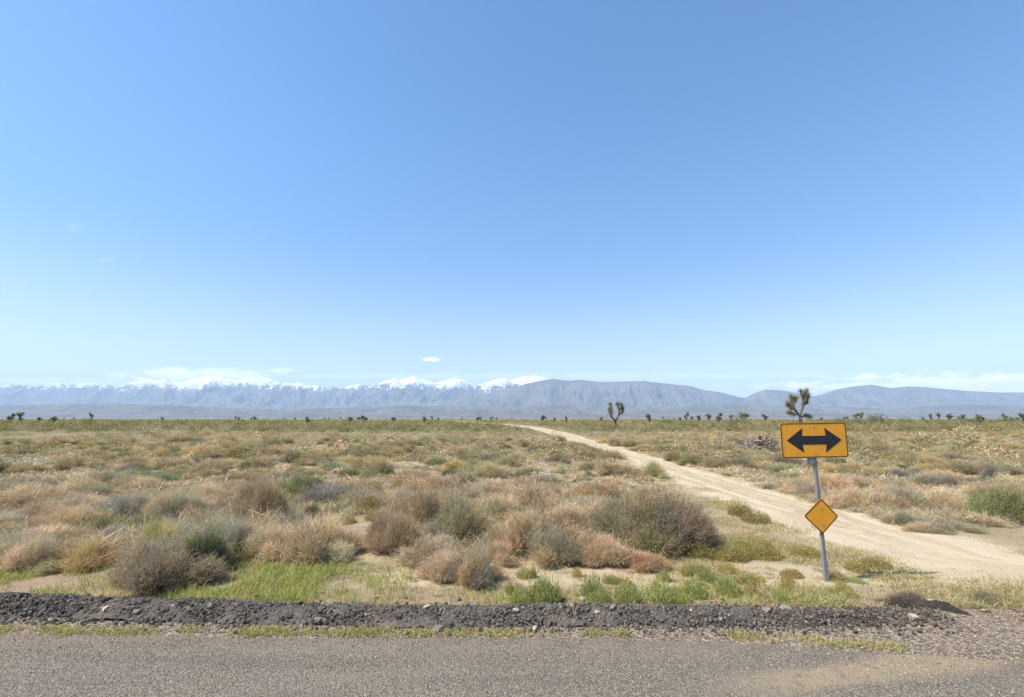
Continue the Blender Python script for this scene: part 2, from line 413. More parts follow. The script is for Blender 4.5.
# ----------------------------------------------------------------------------------------------- berm of dark asphalt gravel
def berm_center(x): return 7.05 + 0.0064 * np.clip(np.asarray(x, float), -9, 0) ** 2 + 0.03 * np.sin(np.asarray(x) * 0.9)
def berm_top(x): return 0.15 * (1 - 0.18 * sstep(-6, 0, x) - 0.42 * sstep(1.0, 4.6, x)) * (1 + 0.34 * fbm(x * 0.9, np.asarray(x) * 0, 61, 4))
M_BERM = mat_gravel('dark_asphalt_gravel', ((0.050, 0.045, 0.041), (0.122, 0.103, 0.085), (0.265, 0.225, 0.18)), 26, 0.8)
def ico():
    p = (1 + 5 ** 0.5) / 2
    v = np.array([(-1, p, 0), (1, p, 0), (-1, -p, 0), (1, -p, 0), (0, -1, p), (0, 1, p), (0, -1, -p), (0, 1, -p), (p, 0, -1), (p, 0, 1), (-p, 0, -1), (-p, 0, 1)], float)
    v /= np.linalg.norm(v[0])
    f = np.array([(0, 11, 5), (0, 5, 1), (0, 1, 7), (0, 7, 10), (0, 10, 11), (1, 5, 9), (5, 11, 4), (11, 10, 2), (10, 7, 6), (7, 1, 8), (3, 9, 4), (3, 4, 2), (3, 2, 6), (3, 6, 8), (3, 8, 9), (4, 9, 5), (2, 4, 11), (6, 2, 10), (8, 6, 7), (9, 8, 1)])
    return v, f
IV, IF = ico()
def rock_verts(k):
    """k rough chunks of unit size -> (k,12,3)"""
    s = rng.uniform(0.6, 1.15, (k, 12, 1)); v = IV[None] * s * rng.uniform(0.55, 1.0, (k, 1, 3))
    a = rng.uniform(0, 6.28, k); c, si = np.cos(a), np.sin(a)
    x = v[..., 0] * c[:, None] - v[..., 1] * si[:, None]; y = v[..., 0] * si[:, None] + v[..., 1] * c[:, None]
    return np.stack([x, y, v[..., 2]], -1)
def rocks(P, size, col):
    k = len(P); v = rock_verts(k) * np.asarray(size)[:, None, None] + np.asarray(P)[:, None, :]
    f = (IF[None] + 12 * np.arange(k)[:, None, None]).reshape(-1, 3)
    return v.reshape(-1, 3), f, np.repeat(col, 12, 0)

def build_berm(name, pts_fn, x0, x1, half, label, tone=1.0):
    xs = np.arange(x0, x1, 0.03); t = np.linspace(-1, 1, 37)
    c, top = pts_fn(xs)
    X = np.repeat(xs[:, None], len(t), 1); Y = c[:, None] + half * t[None]
    endf = sstep(x0, x0 + 0.5, xs) * sstep(x1, x1 - min(1.8, (x1 - x0) * 0.4), xs)
    tw = t[None] * (1 + 0.30 * fbm(X * 1.3, X * 0 + np.sign(t)[None] * 5, 70, 4)) + 0.24 * fbm(X * 2.2, Y * 2.2, 71, 4)
    Z = top[:, None] * np.clip(1 - np.abs(tw) ** 1.7, 0, 1) * endf[:, None]
    Z = Z + (0.042 * fbm(X * 6, Y * 6, 72, 4) + 0.022 * fbm(X * 30, Y * 30, 73, 2)) * sstep(0.0, 0.08, Z)
    Z = Z - 0.02 * (1 - sstep(0, 0.03, Z)) + 0.002
    V = np.stack([X, Y, Z], -1).reshape(-1, 3); K = len(t)
    i = np.arange(len(xs) - 1)[:, None]; j = np.arange(K - 1)[None]
    q = np.stack([i * K + j, (i + 1) * K + j, (i + 1) * K + j + 1, i * K + j + 1], -1).reshape(-1, 4)
    o = link(name, make_mesh(name, V, q, M_BERM, colors=np.full((len(V), 3), tone)))
    tag(o, label, 'berm', kind='structure')
build_berm('gravel_berm', lambda x: (berm_center(x), berm_top(x)), -22, 5.5, 0.35, 'low dark berm of broken asphalt gravel along the road edge')
a0, a1 = ground(886, 599), ground(978, 616)
b0, b1 = ground(972, 597), ground(1040, 618)
for (p, q, ht, lab) in ((a0, a1, 0.11, 'thin shade toned gravel ridge trailing off the end of the berm'), (b0, b1, 0.11, 'second thin shade toned gravel ridge beside the sand track mouth')):
    build_berm('gravel_shade_ridge', lambda x, p=p, q=q, ht=ht: (p[1] + (q[1] - p[1]) * (x - p[0]) / (q[0] - p[0]), ht * np.ones_like(x)), p[0], q[0], 0.065, lab, 0.4)  # low tone puts shade into the colour of the gravel ridges

def build_gravel():
    P, S, C = [], [], []
    k = 24000
    x = rng.uniform(-11, 5.9, k); x = np.where(x > 4.2, x - 3 * rng.random(k) * (rng.random(k) < 0.55), x); t = np.clip(rng.normal(-0.1, 0.62, k), -1.7, 1.5)
    y = berm_center(x) + 0.35 * t
    z = np.clip(berm_top(x) * np.clip(1 - np.abs(t) ** 1.7, 0, 1), 0, 1)
    s = rng.uniform(0.006, 0.016, k) * (1 + 1.4 * (rng.random(k) < 0.30))
    g = rng.uniform(0.45, 1.7, k); g = g * np.where(rng.random(k) < 0.025, 2.4, 1)
    P.append(np.stack([x, y, z + s * 0.2], -1)); S.append(s); C.append(np.stack([g, g * 0.98, g * 0.96], -1))
    k = 9000                                            # loose chips on the road and the shoulder
    x = rng.uniform(-9, 11, k); y = road_far(x) + 0.25 - np.abs(rng.normal(0, 0.8, k))
    s = rng.uniform(0.004, 0.012, k); g = rng.uniform(1.0, 5.0, k)
    P.append(np.stack([x, y, 0.004 + s * 0.3], -1)); S.append(s); C.append(np.stack([g, g * 0.88, g * 0.75], -1))
    k = 900                                             # pebbles in the mouth of the track and on its verges
    y = rng.uniform(6.3, 9.2, k); x = rng.uniform(4.5, 11, k)
    s = rng.uniform(0.006, 0.018, k); g = rng.uniform(1.6, 5.5, k)
    P.append(np.stack([x, y, hgt(x, y) + s * 0.3], -1)); S.append(s); C.append(np.stack([g, g * 0.88, g * 0.75], -1))
    V, Fc, Cc = rocks(np.concatenate(P), np.concatenate(S), np.concatenate(C))
    o = link('gravel', make_mesh('gravel', V, Fc, M_BERM, colors=Cc))
    tag(o, 'loose dark gravel strewn over the berm and road shoulder', 'gravel', kind='stuff')
build_gravel()

# countable stones: (px, py, width px, tone, label)
def hi_rock(seed):
    import bmesh
    bm = bmesh.new(); bmesh.ops.create_icosphere(bm, subdivisions=3, radius=0.5)
    r = np.random.default_rng(seed); pl = [(mathutils.Vector(r.normal(size=3)).normalized(), r.uniform(0.24, 0.42)) for _ in range(9)]
    for vv in bm.verts:
        for nn, d in pl:                               # chip flat facets off the ball
            k = vv.co.dot(nn) - d
            if k > 0: vv.co -= nn * k * 0.92
        vv.co *= 1 + 0.03 * r.normal()
        vv.co.z *= 0.75
    me = bpy.data.meshes.new('rock'); bm.to_mesh(me); bm.free()
    ca = me.color_attributes.new('Col', 'FLOAT_COLOR', 'POINT'); ca.data.foreach_set('color', np.ones(len(me.vertices) * 4, np.float32))
    me.materials.append(M_BERM); return me
ROCKS = [hi_rock(s) for s in range(6)]
def rock(px, py, w, tone, label, group=None, k=0, x=None, y=None, z=None):
    if x is None: x, y = ground(px, py)
    wm = w * y / F
    if z is None:
        t = (y - berm_center(x)) / 0.35
        z = float(berm_top(np.array(x)) * max(0, 1 - abs(t) ** 1.7)) if (abs(t) < 1 and x < 5.5) else float(hgt(x, y))
    o = link('rock', ROCKS[k % 6]); o.location = (x, y, z + wm * 0.12); o.scale = (wm, wm * 0.8, wm * 0.75)
    o.rotation_euler = (random.uniform(-.4, .4), random.uniform(-.4, .4), random.uniform(0, 6.28)); o.color = (*tone, 1)
    tag(o, label, 'rock', group)
PALE = (3.8, 3.6, 3.4); GREY = (2.0, 1.95, 1.9); DARK = (0.6, 0.58, 0.58); TAN = (2.8, 2.35, 1.8); BROWN = (2.4, 1.8, 1.35)
def bp(px, py):               # where the ray of a pixel meets the berm's face
    d = ray(px, py)
    for t in np.arange(4.5, 9.5, 0.004):
        x, y, z = d[0] * t, d[1] * t, CAM_H + d[2] * t
        tt = (y - berm_center(x)) / 0.35
        hz = float(berm_top(np.array(x)) * max(0, 1 - abs(tt) ** 1.7)) if abs(tt) < 1 and x < 5.6 else 0.0
        if z <= hz: return x, y, hz
    return x, y, 0.0
for i, (px, py, w, tone, lab) in enumerate((
    (107, 601, 12, DARK, 'black chunk of asphalt on the berm below the greyish shrub'),
    (105, 611, 10, PALE, 'pale flat stone just below the black asphalt chunk'),
    (428, 608, 9, PALE, 'white stone on the berm face below the twin tan domes'),
    (438, 631, 13, GREY, 'flat grey stone lying at the foot of the berm on the road edge'),
    (318, 621, 9, TAN, 'tan stone at the foot of the berm beside a grass tuft'),
    (516, 612, 8, PALE, 'small white stone on the berm under the green weeds'),
    (546, 600, 10, DARK, 'black asphalt lump on the berm crest, taller one of a pair'),
    (562, 602, 9, DARK, 'black asphalt lump right of the tallest crest lump'),
    (571, 606, 12, GREY, 'broad grey chunk on the berm face under the crest lumps'),
    (583, 600, 10, PALE, 'light grey slab on the berm crest below the weeds'),
    (598, 613, 7, PALE, 'little pale stone low on the berm near the light slab'),
    (613, 609, 8, GREY, 'grey pebble on the berm right of the pale little stone'),
    (522, 631, 8, BROWN, 'brown stone on the road shoulder under the berm'),
    (535, 629, 7, PALE, 'cream pebble on the road shoulder beside the brown stone'),
    (236, 633, 6, DARK, 'single black pebble on the asphalt edge'),
    (787, 610, 12, GREY, 'grey chunk on the berm in front of the road sign'),
    (766, 612, 10, GREY, 'darker grey chunk beside the chunk in front of the road sign'),
    (914, 620, 13, PALE, 'pale rounded boulder near the right end of the berm'),
    (985, 612, 9, TAN, 'tan stone by the second shade toned gravel ridge'),
    (930, 604, 9, PALE, 'whitish stone at the start of the first shade toned gravel ridge'),
    (855, 633, 6, DARK, 'black pebble on the shoulder near the pale boulder'),
    (136, 613, 9, GREY, 'grey broken lump on the berm right of the flat pale stone'),
    (300, 605, 10, DARK, 'dark pointed asphalt lump on the crest behind bright grass'),
    (24, 597, 9, DARK, 'black asphalt lump on the berm at the far left'),
    (210, 606, 8, GREY, 'rough grey lump on the berm below the green shaded grass'))):
    x, y, z = bp(px, py); rock(px, py, w, tone, lab, None, i, x, y, z)
for i in range(70):
    px = rng.uniform(0, 860); py = rng.uniform(597, 626); x, y, z = bp(px, py)
    rock(px, py, rng.uniform(3, 6.5), random.choice([DARK, DARK, GREY, (1.4, 1.35, 1.3)]), 'small dark asphalt lump among many on the gravel berm', 'small asphalt lumps on the berm', i, x, y, z)

# ----------------------------------------------------------------------------------------------- plant geometry
def tri_twigs(A, B, w0, r):
    """thin tapered ribbons from A to B: (2 base points + tip)"""
    d = B - A; q = r.normal(size=A.shape); s = np.cross(d, q); s /= (np.linalg.norm(s, axis=1, keepdims=True) + 1e-9)
    s = s * np.asarray(w0).reshape(-1, 1) * 0.5
    V = np.stack([A - s, A + s, B], 1).reshape(-1, 3); Fc = np.arange(len(V)).reshape(-1, 3)
    return V, Fc
def leaf_quads(P, D, L, wd, r):
    q = r.normal(size=P.shape); s = np.cross(D, q); s /= (np.linalg.norm(s, axis=1, keepdims=True) + 1e-9)
    L = np.asarray(L).reshape(-1, 1); wd = np.asarray(wd).reshape(-1, 1)
    m = P + D * L * 0.5
    V = np.stack([P, m + s * wd * 0.5, P + D * L, m - s * wd * 0.5], 1).reshape(-1, 3)
    return V, np.arange(len(V)).reshape(-1, 4)
def unit(v): return v / (np.linalg.norm(v, axis=1, keepdims=True) + 1e-9)
def pick(pal, k, r, jit=0.22):
    p = np.array([c for c, _ in pal]); w = np.array([w for _, w in pal], float); w /= w.sum()
    return p[r.choice(len(p), k, p=w)] * r.uniform(1 - jit, 1 + jit, (k, 1))
class Acc:
    def __init__(s): s.v = []; s.f3 = []; s.f4 = []; s.c = []; s.n = 0
    def add(s, V, Fc, c):
        per = len(V) // len(c)
        (s.f3 if Fc.shape[1] == 3 else s.f4).append(Fc + s.n); s.v.append(V); s.c.append(np.repeat(c, per, 0)); s.n += len(V)
    def mesh(s, name, mat):
        V = np.concatenate(s.v); fl = ([np.concatenate(s.f3)] if s.f3 else []) + ([np.concatenate(s.f4)] if s.f4 else [])
        return make_mesh(name, V, fl, mat, colors=np.concatenate(s.c))
    def arrays(s):
        return np.concatenate(s.v), (np.concatenate(s.f3) if s.f3 else np.zeros((0, 3), int)), (np.concatenate(s.f4) if s.f4 else np.zeros((0, 4), int)), np.concatenate(s.c)

PAL = {
 'dry':   [((0.68, 0.54, 0.37), 4), ((0.56, 0.425, 0.28), 3), ((0.81, 0.68, 0.50), 2.5), ((0.34, 0.24, 0.155), 1.8)],
 'wood':  [((0.16, 0.125, 0.10), 3), ((0.24, 0.195, 0.155), 1.5), ((0.09, 0.07, 0.056), 2.5)],
 'grey':  [((0.50, 0.455, 0.345), 4), ((0.38, 0.34, 0.255), 3), ((0.62, 0.575, 0.45), 2)],
 'sage':  [((0.42, 0.42, 0.27), 4), ((0.52, 0.50, 0.35), 2), ((0.33, 0.35, 0.20), 2), ((0.55, 0.48, 0.34), 1.8)],
 'green': [((0.23, 0.29, 0.11), 4), ((0.32, 0.37, 0.155), 3), ((0.40, 0.40, 0.22), 1.8), ((0.16, 0.21, 0.08), 1.2)],
 'olive': [((0.22, 0.225, 0.085), 4), ((0.30, 0.29, 0.12), 3), ((0.15, 0.16, 0.06), 2), ((0.38, 0.31, 0.17), 1.4)],
 'lime':  [((0.34, 0.355, 0.11), 4), ((0.45, 0.42, 0.17), 3), ((0.24, 0.28, 0.08), 2.2), ((0.58, 0.48, 0.27), 2.6)],
 'dead':  [((0.33, 0.29, 0.26), 3), ((0.22, 0.19, 0.17), 3), ((0.46, 0.41, 0.37), 1.5)],
}
def blobs_for(r, nb, wid, hgt_):
    """lobes of an uneven dome: (cx, cy, rx, rz)"""
    out = [(0, 0, wid * 0.26, hgt_ * r.uniform(0.8, 1.0))]
    for k in range(nb - 1):
        a = r.uniform(0, 6.28); d = wid * r.uniform(0.12, 0.46); rr = wid * r.uniform(0.08, 0.21)
        out.append((d * math.cos(a), d * math.sin(a), rr, hgt_ * r.uniform(0.30, 1.15) * (1.12 - 0.9 * d / wid)))
    return out
def shrub_arrays(seed, style, wid=1.6, hh=0.8, nb=7, dens=1.0, fat=1.0):
    """returns (branches Acc, foliage Acc)"""
    r = np.random.default_rng(seed); br, fo = Acc(), Acc()
    tip_pal = {'dry': 'dry', 'sage': 'grey', 'green': 'wood', 'dead': 'dead'}[style]
    for (cx, cy, rx, rz) in blobs_for(r, nb, wid, hh):
        tone = r.uniform(0.80, 1.16); lp = tip_pal; leafy = True
        if style == 'sage' and r.random() < 0.22: lp = 'dry'; leafy = r.random() < 0.4
        if style == 'dry' and r.random() < 0.12: lp = 'grey'
        tn = tone * np.array([1.0, r.uniform(0.96, 1.04), r.uniform(0.84, 1.02)])
        k = max(int(1150 * dens * (rx / 0.30) ** 2), 20)
        d = r.normal(size=(k, 3)); d[:, 2] = np.abs(d[:, 2]) * 0.95 - 0.30 * r.random(k); d = unit(d)
        lump = 1 + 0.30 * (vnoise(d[:, 0] * 3 + 7, d[:, 1] * 3 + d[:, 2] * 2, seed) - 0.5) * 2
        rad = ((0.55 + 0.62 * r.random(k) ** 0.75) * lump + 0.22 * (r.random(k) < 0.08))[:, None]
        base = np.array([cx * 0.55, cy * 0.55, 0.02])
        tip = np.array([cx, cy, rz * 0.30]) + d * np.array([rx, rx, rz * 0.70]) * rad
        tip[:, 2] = np.maximum(tip[:, 2], 0.015)
        s = r.uniform(0.38, 0.78, (k, 1))
        A = base + (tip - base) * s + r.normal(size=(k, 3)) * 0.05
        A[:, 2] = np.maximum(A[:, 2], 0.01)
        B = tip + np.array([0, 0, 0.035]) + r.normal(size=(k, 3)) * 0.045
        V, Fc = tri_twigs(A, B, r.uniform(0.005, 0.009, k) * fat, r)
        fo.add(V, Fc, pick(PAL[lp], k, r) * tn)
        ks = max(k // 28, 3); st_ = base + r.normal(size=(ks, 3)) * np.array([0.1, 0.1, 0.01]); st_[:, 2] = 0.02; en_ = B[:ks] + (B[:ks] - base) * r.uniform(0.0, 0.28, (ks, 1))
        V, Fc = tri_twigs(st_, en_, r.uniform(0.009, 0.014, ks) * fat, r); fo.add(V, Fc, pick(PAL['dead' if r.random() < 0.5 else 'grey'], ks, r, 0.3))
        D = unit(B - A)
        if style in ('dry', 'sage', 'dead'):
            nf = 3 if style == 'dry' else 2 if style == 'sage' else 1
            for q in range(nf):                          # fine forks near the tips
                P = A + (B - A) * r.uniform(0.35, 0.95, (k, 1)); dd = unit(D + r.normal(size=(k, 3)) * 0.55 + np.array([0, 0, 0.25]))
                V, Fc = tri_twigs(P, P + dd * r.uniform(0.05, 0.12, (k, 1)), r.uniform(0.004, 0.0065, k) * fat, r)
                fo.add(V, Fc, pick(PAL[lp], k, r) * tn)
        if style in ('sage', 'green') and leafy:
            nl = 4 if style == 'sage' else 5
            for q in range(nl):
                keep = r.random(k) < 0.9
                P = (A + (B - A) * r.uniform(0.4, 1.05, (k, 1)) + r.normal(size=(k, 3)) * 0.012)[keep]
                dd = unit(D[keep] + r.normal(size=P.shape) * 0.7)
                V, Fc = leaf_quads(P, dd, r.uniform(0.018, 0.034, len(P)) * fat, r.uniform(0.006, 0.011, len(P)) * fat * (1.25 if style == 'green' else 1), r)
                fo.add(V, Fc, pick(PAL[style], len(P), r) * tn)
        # woody limbs from the root, three bent pieces each
        kb = max(int(48 * dens * (rx / 0.30)), 6)
        d2 = r.normal(size=(kb, 3)); d2[:, 2] = np.abs(d2[:, 2]); d2 = unit(d2)
        tp = np.array([cx, cy, rz * 0.15]) + d2 * np.array([rx, rx, rz * 0.8]) * 0.85
        p0 = np.tile(np.array([cx * 0.3, cy * 0.3, 0.0]), (kb, 1)) + r.normal(size=(kb, 3)) * np.array([0.04, 0.04, 0])
        w = r.uniform(0.012, 0.030, kb) * fat
        for a, b in ((0, 0.4), (0.36, 0.72), (0.66, 1.0)):
            j1 = r.normal(size=(kb, 3)) * 0.02
            V, Fc = tri_twigs(p0 + (tp - p0) * a + j1, p0 + (tp - p0) * b * 1.05 + r.normal(size=(kb, 3)) * 0.03, w * (1.1 - a), r)
            br.add(V, Fc, pick(PAL['dead' if style == 'dead' else 'wood'], kb, r))
    return br, fo

def merged(accs):
    A = Acc()
    for a in accs:
        V, f3, f4, c = a.arrays(); A.v.append(V); A.c.append(c)
        if len(f3): A.f3.append(f3 + A.n)
        if len(f4): A.f4.append(f4 + A.n)
        A.n += len(V)
    return A

NAMES = {'dry': 'dry_shrub', 'sage': 'grey_shrub', 'green': 'green_shrub', 'dead': 'dead_shrub'}
CATS = {'dry': 'dry shrub', 'sage': 'shrub', 'green': 'green bush', 'dead': 'dead shrub'}
NEAR, MID = {}, {}
HN = {'dry': 0.80, 'sage': 0.85, 'green': 0.95, 'dead': 0.6}
for st, cnt in (('dry', 5), ('sage', 4), ('green', 3), ('dead', 1)):
    NEAR[st] = []; MID[st] = []
    for k in range(cnt):
        b, f = shrub_arrays(100 + k + hash_ if (hash_ := {'dry': 0, 'sage': 40, 'green': 80, 'dead': 120}[st]) else 100 + k, st, hh=HN[st], nb=12 + k % 4,
                            dens=1.0 if st != 'dead' else 0.45)
        NEAR[st].append((b.mesh('branches', M_TWIG), f.mesh('foliage', M_LEAF if st in ('sage', 'green') else M_TWIG)))
        b, f = shrub_arrays(300 + k + hash_, st, hh=HN[st], nb=10 + k % 4, dens=0.36 if st != 'dead' else 0.25, fat=1.8)
        MID[st].append(merged([b, f]).mesh(NAMES[st], M_LEAF))

def place_near(st, x, y, wm, hm, label, group=None, col=(1, 1, 1), var=None, rot=None, deep=0.9):
    o = empty(NAMES[st], (x, y, float(hgt(x, y)) - 0.02)); v = NEAR[st][(var if var is not None else random.randrange(99)) % len(NEAR[st])]
    for nm, me in (('branches', v[0]), ('foliage', v[1])):
        c = link(nm, me, o); c.color = (*col, 1)
    o.rotation_euler.z = rot if rot is not None else random.uniform(0, 6.28)
    o.scale = (wm / 1.6, wm / 1.6 * deep, hm / HN[st])
    tag(o, label, CATS[st], group); OCC.append((x, y, wm * 0.42)); CNT[st] = CNT.get(st, 0) + 1
    return o
OCC = []; CNT = {}
def hero(st, px, py, w, h, label, col=(1, 1, 1), var=None, deep=1.0, group=None):
    """px, py: middle of the foot; w, h: size, both in the photograph's pixels."""
    x, y = ground(px, py); wm = w * y / F * 0.98
    y += wm * 0.28 * deep                       # the foot seen is the near side of the plant
    x *= (y) / (y - wm * 0.28 * deep)
    hm = max(h - 0.22 * w, h * 0.5) * y / F
    o = place_near(st, x, y, wm, hm * 0.93, label, group, col, var, deep=deep); OCC[-1] = (x, y, wm * 0.62)
    return o

GOLD = (1.14, 1.08, 0.88); PINK = (1.04, 0.99, 0.93); BRN = (0.80, 0.77, 0.72); LT = (1.18, 1.16, 1.14); GY = (0.85, 0.92, 1.0)
GRYY = (1.0, 0.97, 1.03); YEL = (1.2, 1.2, 0.72)
for a in (
    ('sage', 164, 590, 114, 72, 'grey brown twiggy shrub with yellow green tips beside the berm', (1.0, 0.88, 0.82), 3),
    ('green', 206, 578, 56, 58, 'green leafy shrub pressed against the grey twiggy one by the berm', (1, 1, 1.0), 0),
    ('sage', 158, 560, 60, 44, 'yellow tipped brush rising behind the grey twiggy shrub', YEL, 1),
    ('dry', 88, 570, 74, 42, 'golden straw coloured dome shrub left of the grey twiggy one', GOLD, 1),
    ('dry', 20, 574, 62, 44, 'pale tan shrub at the far left just behind the berm', LT, 2),
    ('dry', 44, 545, 60, 30, 'tan dome behind the golden straw shrub', LT, 3),
    ('dry', 226, 560, 66, 50, 'tan shrub right behind the green leafy one', (1, 1, 1), 0),
    ('dry', 272, 562, 70, 46, 'rounded beige shrub at the back of the bright grass', (1.05, 1.05, 1.02), 4),
    ('dry', 318, 563, 84, 58, 'wide beige dome shrub above the bright green grass', (1.06, 1.04, 1.02), 1),
    ('dry', 328, 564, 34, 26, 'small pale dome in front of the wide beige shrub', LT, 3),
    ('dry', 262, 522, 58, 52, 'brown upright shrub with a dark shaded foot', BRN, 2),
    ('green', 296, 503, 44, 36, 'green shrub standing right behind the brown upright one', (1.3, 1.2, 1.25), 1),
    ('dead', 325, 508, 66, 36, 'tangle of dead grey branches beside the green cushion plants', (1, 1, 1), 0),
    ('sage', 124, 524, 60, 40, 'grey green shrub behind the yellow tipped brush', GY, 2),
    ('dry', 176, 522, 60, 42, 'tan shrub between the grey green one and the brown one', (1.05, 1, 0.95), 0),
    ('dry', 205, 512, 60, 36, 'pinkish tan shrub left of the brown upright one', PINK, 4),
    ('sage', 142, 484, 64, 26, 'dark green grey shrub standing alone amid tan brush', (0.62, 0.78, 0.66), 3),
    ('dry', 30, 510, 90, 40, 'broad low tan shrub at the far left of the field', (1, 0.97, 0.92), 3),
    ('sage', 118, 548, 46, 26, 'small grey bush between the golden dome and the tan brush', GY, 0),
    ('dry', 444, 582, 58, 42, 'pale half of the twin tan domes next to the sand', LT, 3),
    ('dry', 474, 586, 62, 46, 'brown half of the twin tan domes next to the sand', (0.95, 0.88, 0.84), 0),
    ('dry', 394, 554, 62, 52, 'tan shrub at the right of the green cushion plants', (0.98, 0.9, 0.85), 2),
    ('dry', 420, 535, 70, 58, 'tall brown shrub left of the big grey green one', (0.92, 0.84, 0.8), 4),
    ('sage', 462, 548, 102, 60, 'big rounded grey green shrub behind the twin tan domes', (0.86, 0.86, 0.74), 1),
    ('dry', 525, 556, 74, 54, 'tan shrub right of the big rounded grey green one', PINK, 1),
    ('dry', 556, 566, 76, 48, 'tan dome at the edge of the pale sand strip', (1, 0.92, 0.86), 0),
    ('dry', 604, 568, 70, 44, 'sloping tan shrub left in front of the largest grey shrub', PINK, 3),
    ('dry', 642, 570, 46, 26, 'small reddish tan shrub at the foot of the largest grey shrub', (1.0, 0.85, 0.76), 2),
    ('dry', 500, 566, 46, 30, 'little tan shrub tucked right behind the twin domes', (0.95, 0.9, 0.86), 4),
    ('sage', 655, 553, 126, 76, 'largest shrub, grey with dark hollows, left of the sand track', (0.64, 0.59, 0.545), 2),
    ('sage', 622, 546, 72, 50, 'grey shrub forming the left shoulder of the largest one', (0.82, 0.76, 0.74), 3),
    ('sage', 688, 549, 64, 42, 'grey shrub joined to the right side of the largest one', (0.74, 0.68, 0.62), 0),
    ('green', 648, 558, 34, 34, 'low leafy green shrub at the foot of the largest grey one', (1.5, 1.3, 1.2), 2),
    ('green', 1004, 524, 54, 50, 'bright green bush on the far side of the sand track', (1.5, 1.4, 1.45), 1),
    ('sage', 944, 489, 58, 26, 'slate grey shrub in the tan row beyond the track', (0.8, 0.76, 0.82), 3),
    ('sage', 996, 488, 44, 28, 'slate grey shrub behind the bright green bush', (0.78, 0.75, 0.8), 1),
    ('dry', 862, 512, 66, 36, 'tan shrub on the far edge of the track right of the sign', LT, 1),
    ('dry', 905, 512, 62, 36, 'beige shrub in the row between sign and bright green bush', (1.08, 1, 0.95), 0),
    ('dry', 946, 514, 58, 34, 'beige shrub left of the bright green bush', LT, 4),
    ('dry', 975, 508, 46, 30, 'small tan shrub touching the bright green bush', (1.05, 0.98, 0.92), 3),
    ('dry', 838, 494, 56, 30, 'tan shrub seen just right of the sign post', (1.0, 0.92, 0.85), 2),
    ('dry', 799, 492, 40, 22, 'tan shrub on the far verge left of the sign post', (1.08, 0.98, 0.9), 0),
    ('sage', 786, 472, 40, 18, 'green grey shrub under the left corner of the arrow sign', (0.85, 0.98, 0.78), 2),
    ('sage', 924, 533, 54, 16, 'flat grey twiggy shrub on the right verge of the track', (0.95, 0.92, 0.95), 0),
    ('sage', 962, 531, 42, 15, 'second flat grey shrub on the right verge of the track', (1, 0.95, 0.95), 3),
    ('dead', 908, 607, 54, 15, 'dark dead brush lying where the berm runs out', (0.5, 0.46, 0.44), 0),
    ('dead', 988, 604, 40, 12, 'dark dead brush at the start of the second gravel ridge', (0.6, 0.55, 0.5), 0),
    ('dry', 998, 528, 26, 12, 'low tan shrub in front of the bright green bush', LT, 1),
    ('sage', 655, 478, 40, 22, 'olive shrub on the left verge of the sand track', (0.95, 1.05, 0.8), 1),
    ('green', 385, 478, 26, 18, 'small green shrub beyond the dead grey branches', (1.1, 1.1, 1.1), 0),
    ('sage', 340, 470, 40, 16, 'grey green shrub deep in the tan field', (0.8, 0.95, 0.85), 0),
    ('green', 300, 462, 32, 16, 'green shrub in the middle of the field', (1.1, 1.1, 0.9), 2),
    ('green', 240, 458, 34, 12, 'dark green shrub far out in the left field', (0.9, 0.95, 0.8), 1),
    ('sage', 42, 450, 34, 9, 'long low dark green shrub far out at the left', (0.6, 0.75, 0.6), 1),
):
    hero(*a)

# low olive cushions and leafy weeds
def weed_arrays(seed, pal, wid, hh, k, L, wd, upright):
    r = np.random.default_rng(seed); A = Acc()
    a = r.uniform(0, 6.28, k); q = np.sqrt(r.random(k)) * wid * 0.5
    P = np.stack([q * np.cos(a), q * np.sin(a), np.zeros(k)], -1)
    zz = hh * (1 - 0.75 * (q / (wid * 0.5)) ** 2) * r.uniform(0.02, 1, k) * (0.55 + 0.9 * vnoise(P[:, 0] * 9 + 3, P[:, 1] * 9, seed))
    P[:, 2] = zz
    D = unit(r.normal(size=(k, 3)) * np.array([1, 1, 0.5]) + np.array([0, 0, upright]))
    V, Fc = leaf_quads(P, D, r.uniform(0.6, 1.2, k) * L, r.uniform(0.7, 1.2, k) * wd, r)
    V[:, 2] = np.maximum(V[:, 2], 0.003); A.add(V, Fc, pick(PAL[pal], k, r))
    ks = k // 8; B = P[:ks].copy(); S = B.copy(); S[:, 2] = 0; S[:, :2] *= 0.6
    V, Fc = tri_twigs(S, B + np.array([0, 0, 0.02]), np.full(ks, 0.006), r); A.add(V, Fc, pick(PAL[pal], ks, r))
    return A.mesh('weed', M_LEAF)
WEED = [weed_arrays(500 + i, 'lime', 0.42, 0.24, 1500, 0.06, 0.0075, 2.0) for i in range(3)]
CUSH = [weed_arrays(520 + i, 'lime', 0.5, 0.16, 2600, 0.028, 0.008, 0.6) for i in range(2)]
def weed(px, py, w, h, label, kind='WEED', col=(1, 1, 1), group=None, name='green_weed', cat='weed'):
    x, y = ground(px, py); me = random.choice(WEED if kind == 'WEED' else CUSH)
    o = link(name, me); o.location = (x, y, float(hgt(x, y)) - 0.005); wm = w * y / F
    s0 = 0.42 if kind == 'WEED' else 0.5; h0 = 0.24 if kind == 'WEED' else 0.16
    o.scale = (wm / s0, wm / s0, max(0.3, (h * y / F) / h0)); o.rotation_euler.z = random.uniform(0, 6.28); o.color = (*col, 1)
    tag(o, label, cat, group)
WG = (0.9, 0.98, 0.85)
